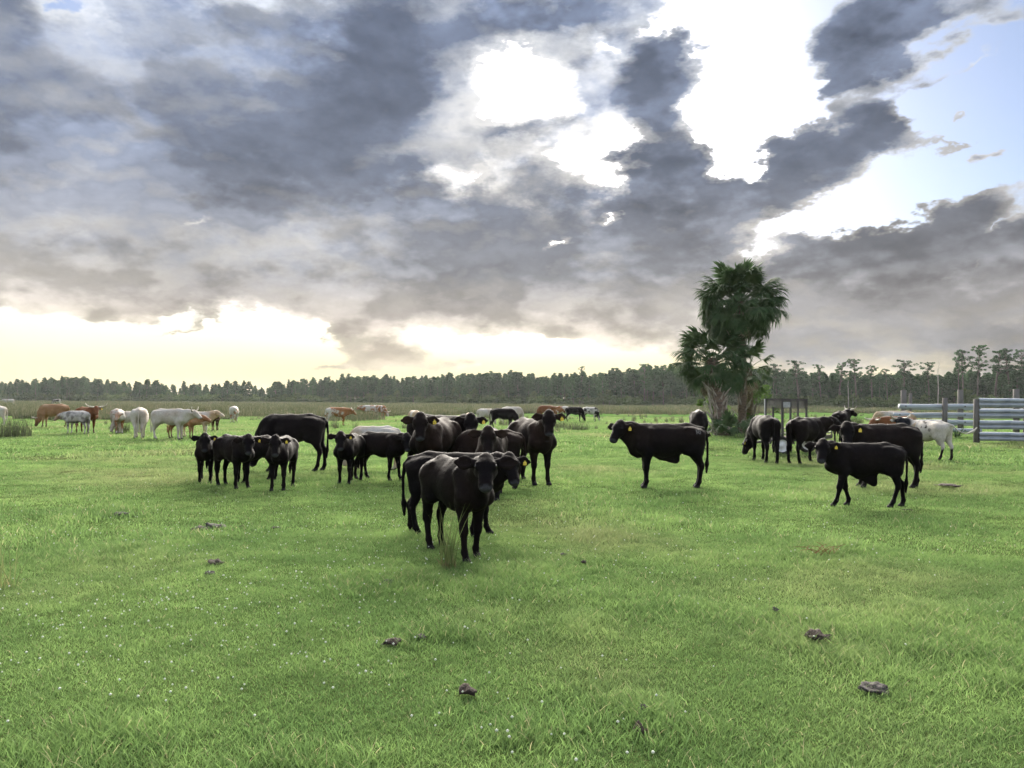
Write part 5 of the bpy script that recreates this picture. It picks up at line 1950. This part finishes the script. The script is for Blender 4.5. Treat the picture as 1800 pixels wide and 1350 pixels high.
clod('dark torn dung pat at the bottom centre of the grass', 820, 1222, 0.15, 0.055, 1, lift=0.004)
clod('brown dung clod at the bottom, below a grey one', 1124, 1290, 0.10, 0.06, 2, lift=0.004)
clod('grey dung clod with a clover head beside it', 1131, 1254, 0.10, 0.05, 3, True, lift=0.004)
clod('wide grey crusted pat in long grass at the lower right', 1535, 1216, 0.20, 0.05, 4, True, 1.0, 0.004)
clod('brown pat just left of a smaller clod in the lower middle', 690, 1134, 0.16, 0.05, 5, lift=0.004)
clod('small grey clod right of the brown pat in the lower middle', 738, 1125, 0.11, 0.045, 6, True, lift=0.004)
clod('dark clod behind the long green tuft left of the nearest calf', 681, 1028, 0.13, 0.06, 7, True, lift=0.004)
clod('long dark grey dung pile on the left of the pasture', 375, 930, 0.36, 0.08, 8, True, 1.2, 0.006)
clod('dark dung lump joined to the left end of the grey pile', 350, 933, 0.26, 0.06, 9, lift=0.004)
clod('brown pat with a pale rim on the left, nearer than the grey pile', 378, 993, 0.20, 0.06, 10, lift=0.004)
clod('small bluish clod right below the pale-rimmed brown pat', 368, 1011, 0.13, 0.04, 11, True, lift=0.004)
clod('small pale grey clod in the open grass right of the nearest calf', 990, 980, 0.10, 0.045, 12, True, lift=0.015)
clod('little dark clod right of the pale grey one', 1026, 994, 0.08, 0.04, 13, lift=0.015)
clod('tiny dark clod in the middle of the open grass', 1363, 1078, 0.06, 0.04, 14, True, lift=0.015)
clod('flat grey pat far left on the pasture', 212, 906, 0.32, 0.05, 15, True, lift=0.004)
clod('dark flat patch of dung beyond the bull calf on the right', 1668, 857, 0.55, 0.06, 16, lift=0.02)
clod('soil showing in a grassy mound at the right', 1437, 1128, 0.22, 0.06, 17, lift=0.02)
clod('small clod right of the pale-rimmed pat row', 424, 928, 0.10, 0.04, 18, lift=0.004)
clod('small dark clod among the clover right of the grey pile', 484, 930, 0.14, 0.035, 19, lift=0.004)
clod('small dark pat left of the clover near the bull calf', 1596, 898, 0.2, 0.03, 20, lift=0.004)

# a dead reddish twig
m_twig = simple_mat('red_twig', (0.22, 0.085, 0.045), (0.15, 0.07, 0.04), 20, 0.8, 0.2, 0)
p = ground_at(1445, 978)
root = thing('dead_twig', 'reddish dead twig lying in the grass at the right', 'twig', p, 0.3)
g = Geo()
r_ = np.random.default_rng(71)
for k in range(14):
    a = r_.uniform(0, 6.28)
    L = r_.uniform(0.12, 0.32)
    o = np.array((r_.uniform(-.15, .15), r_.uniform(-.08, .08), 0.03))
    e = o + np.array((math.cos(a) * L, math.sin(a) * L * .5, r_.uniform(0.02, 0.12)))
    g.tube([o, (o + e) / 2 + (0, 0, 0.03), e], [0.004, 0.003, 0.0015], 4)
link('sprigs', g.mesh('sprigs', m_twig), root)


# ------------------------------------------------------------------ evening haze over the pasture
m_haze, N = material('haze')
_pv = N.new('ShaderNodeVolumePrincipled')
_pv.inputs['Color'].default_value = (0.82, 0.86, 0.88, 1.0)
_pv.inputs['Density'].default_value = 0.00009
_pv.inputs['Anisotropy'].default_value = 0.35
_ou = N.new('ShaderNodeOutputMaterial')
N.t.links.new(_pv.outputs[0], _ou.inputs['Volume'])
g = Geo()
g.box((0, 4, 10.5), (5400, 5400, 23.0))
haze = tag(link('haze', g.mesh('haze', m_haze)), 'thin evening haze over the pasture', 'haze', kind='stuff')
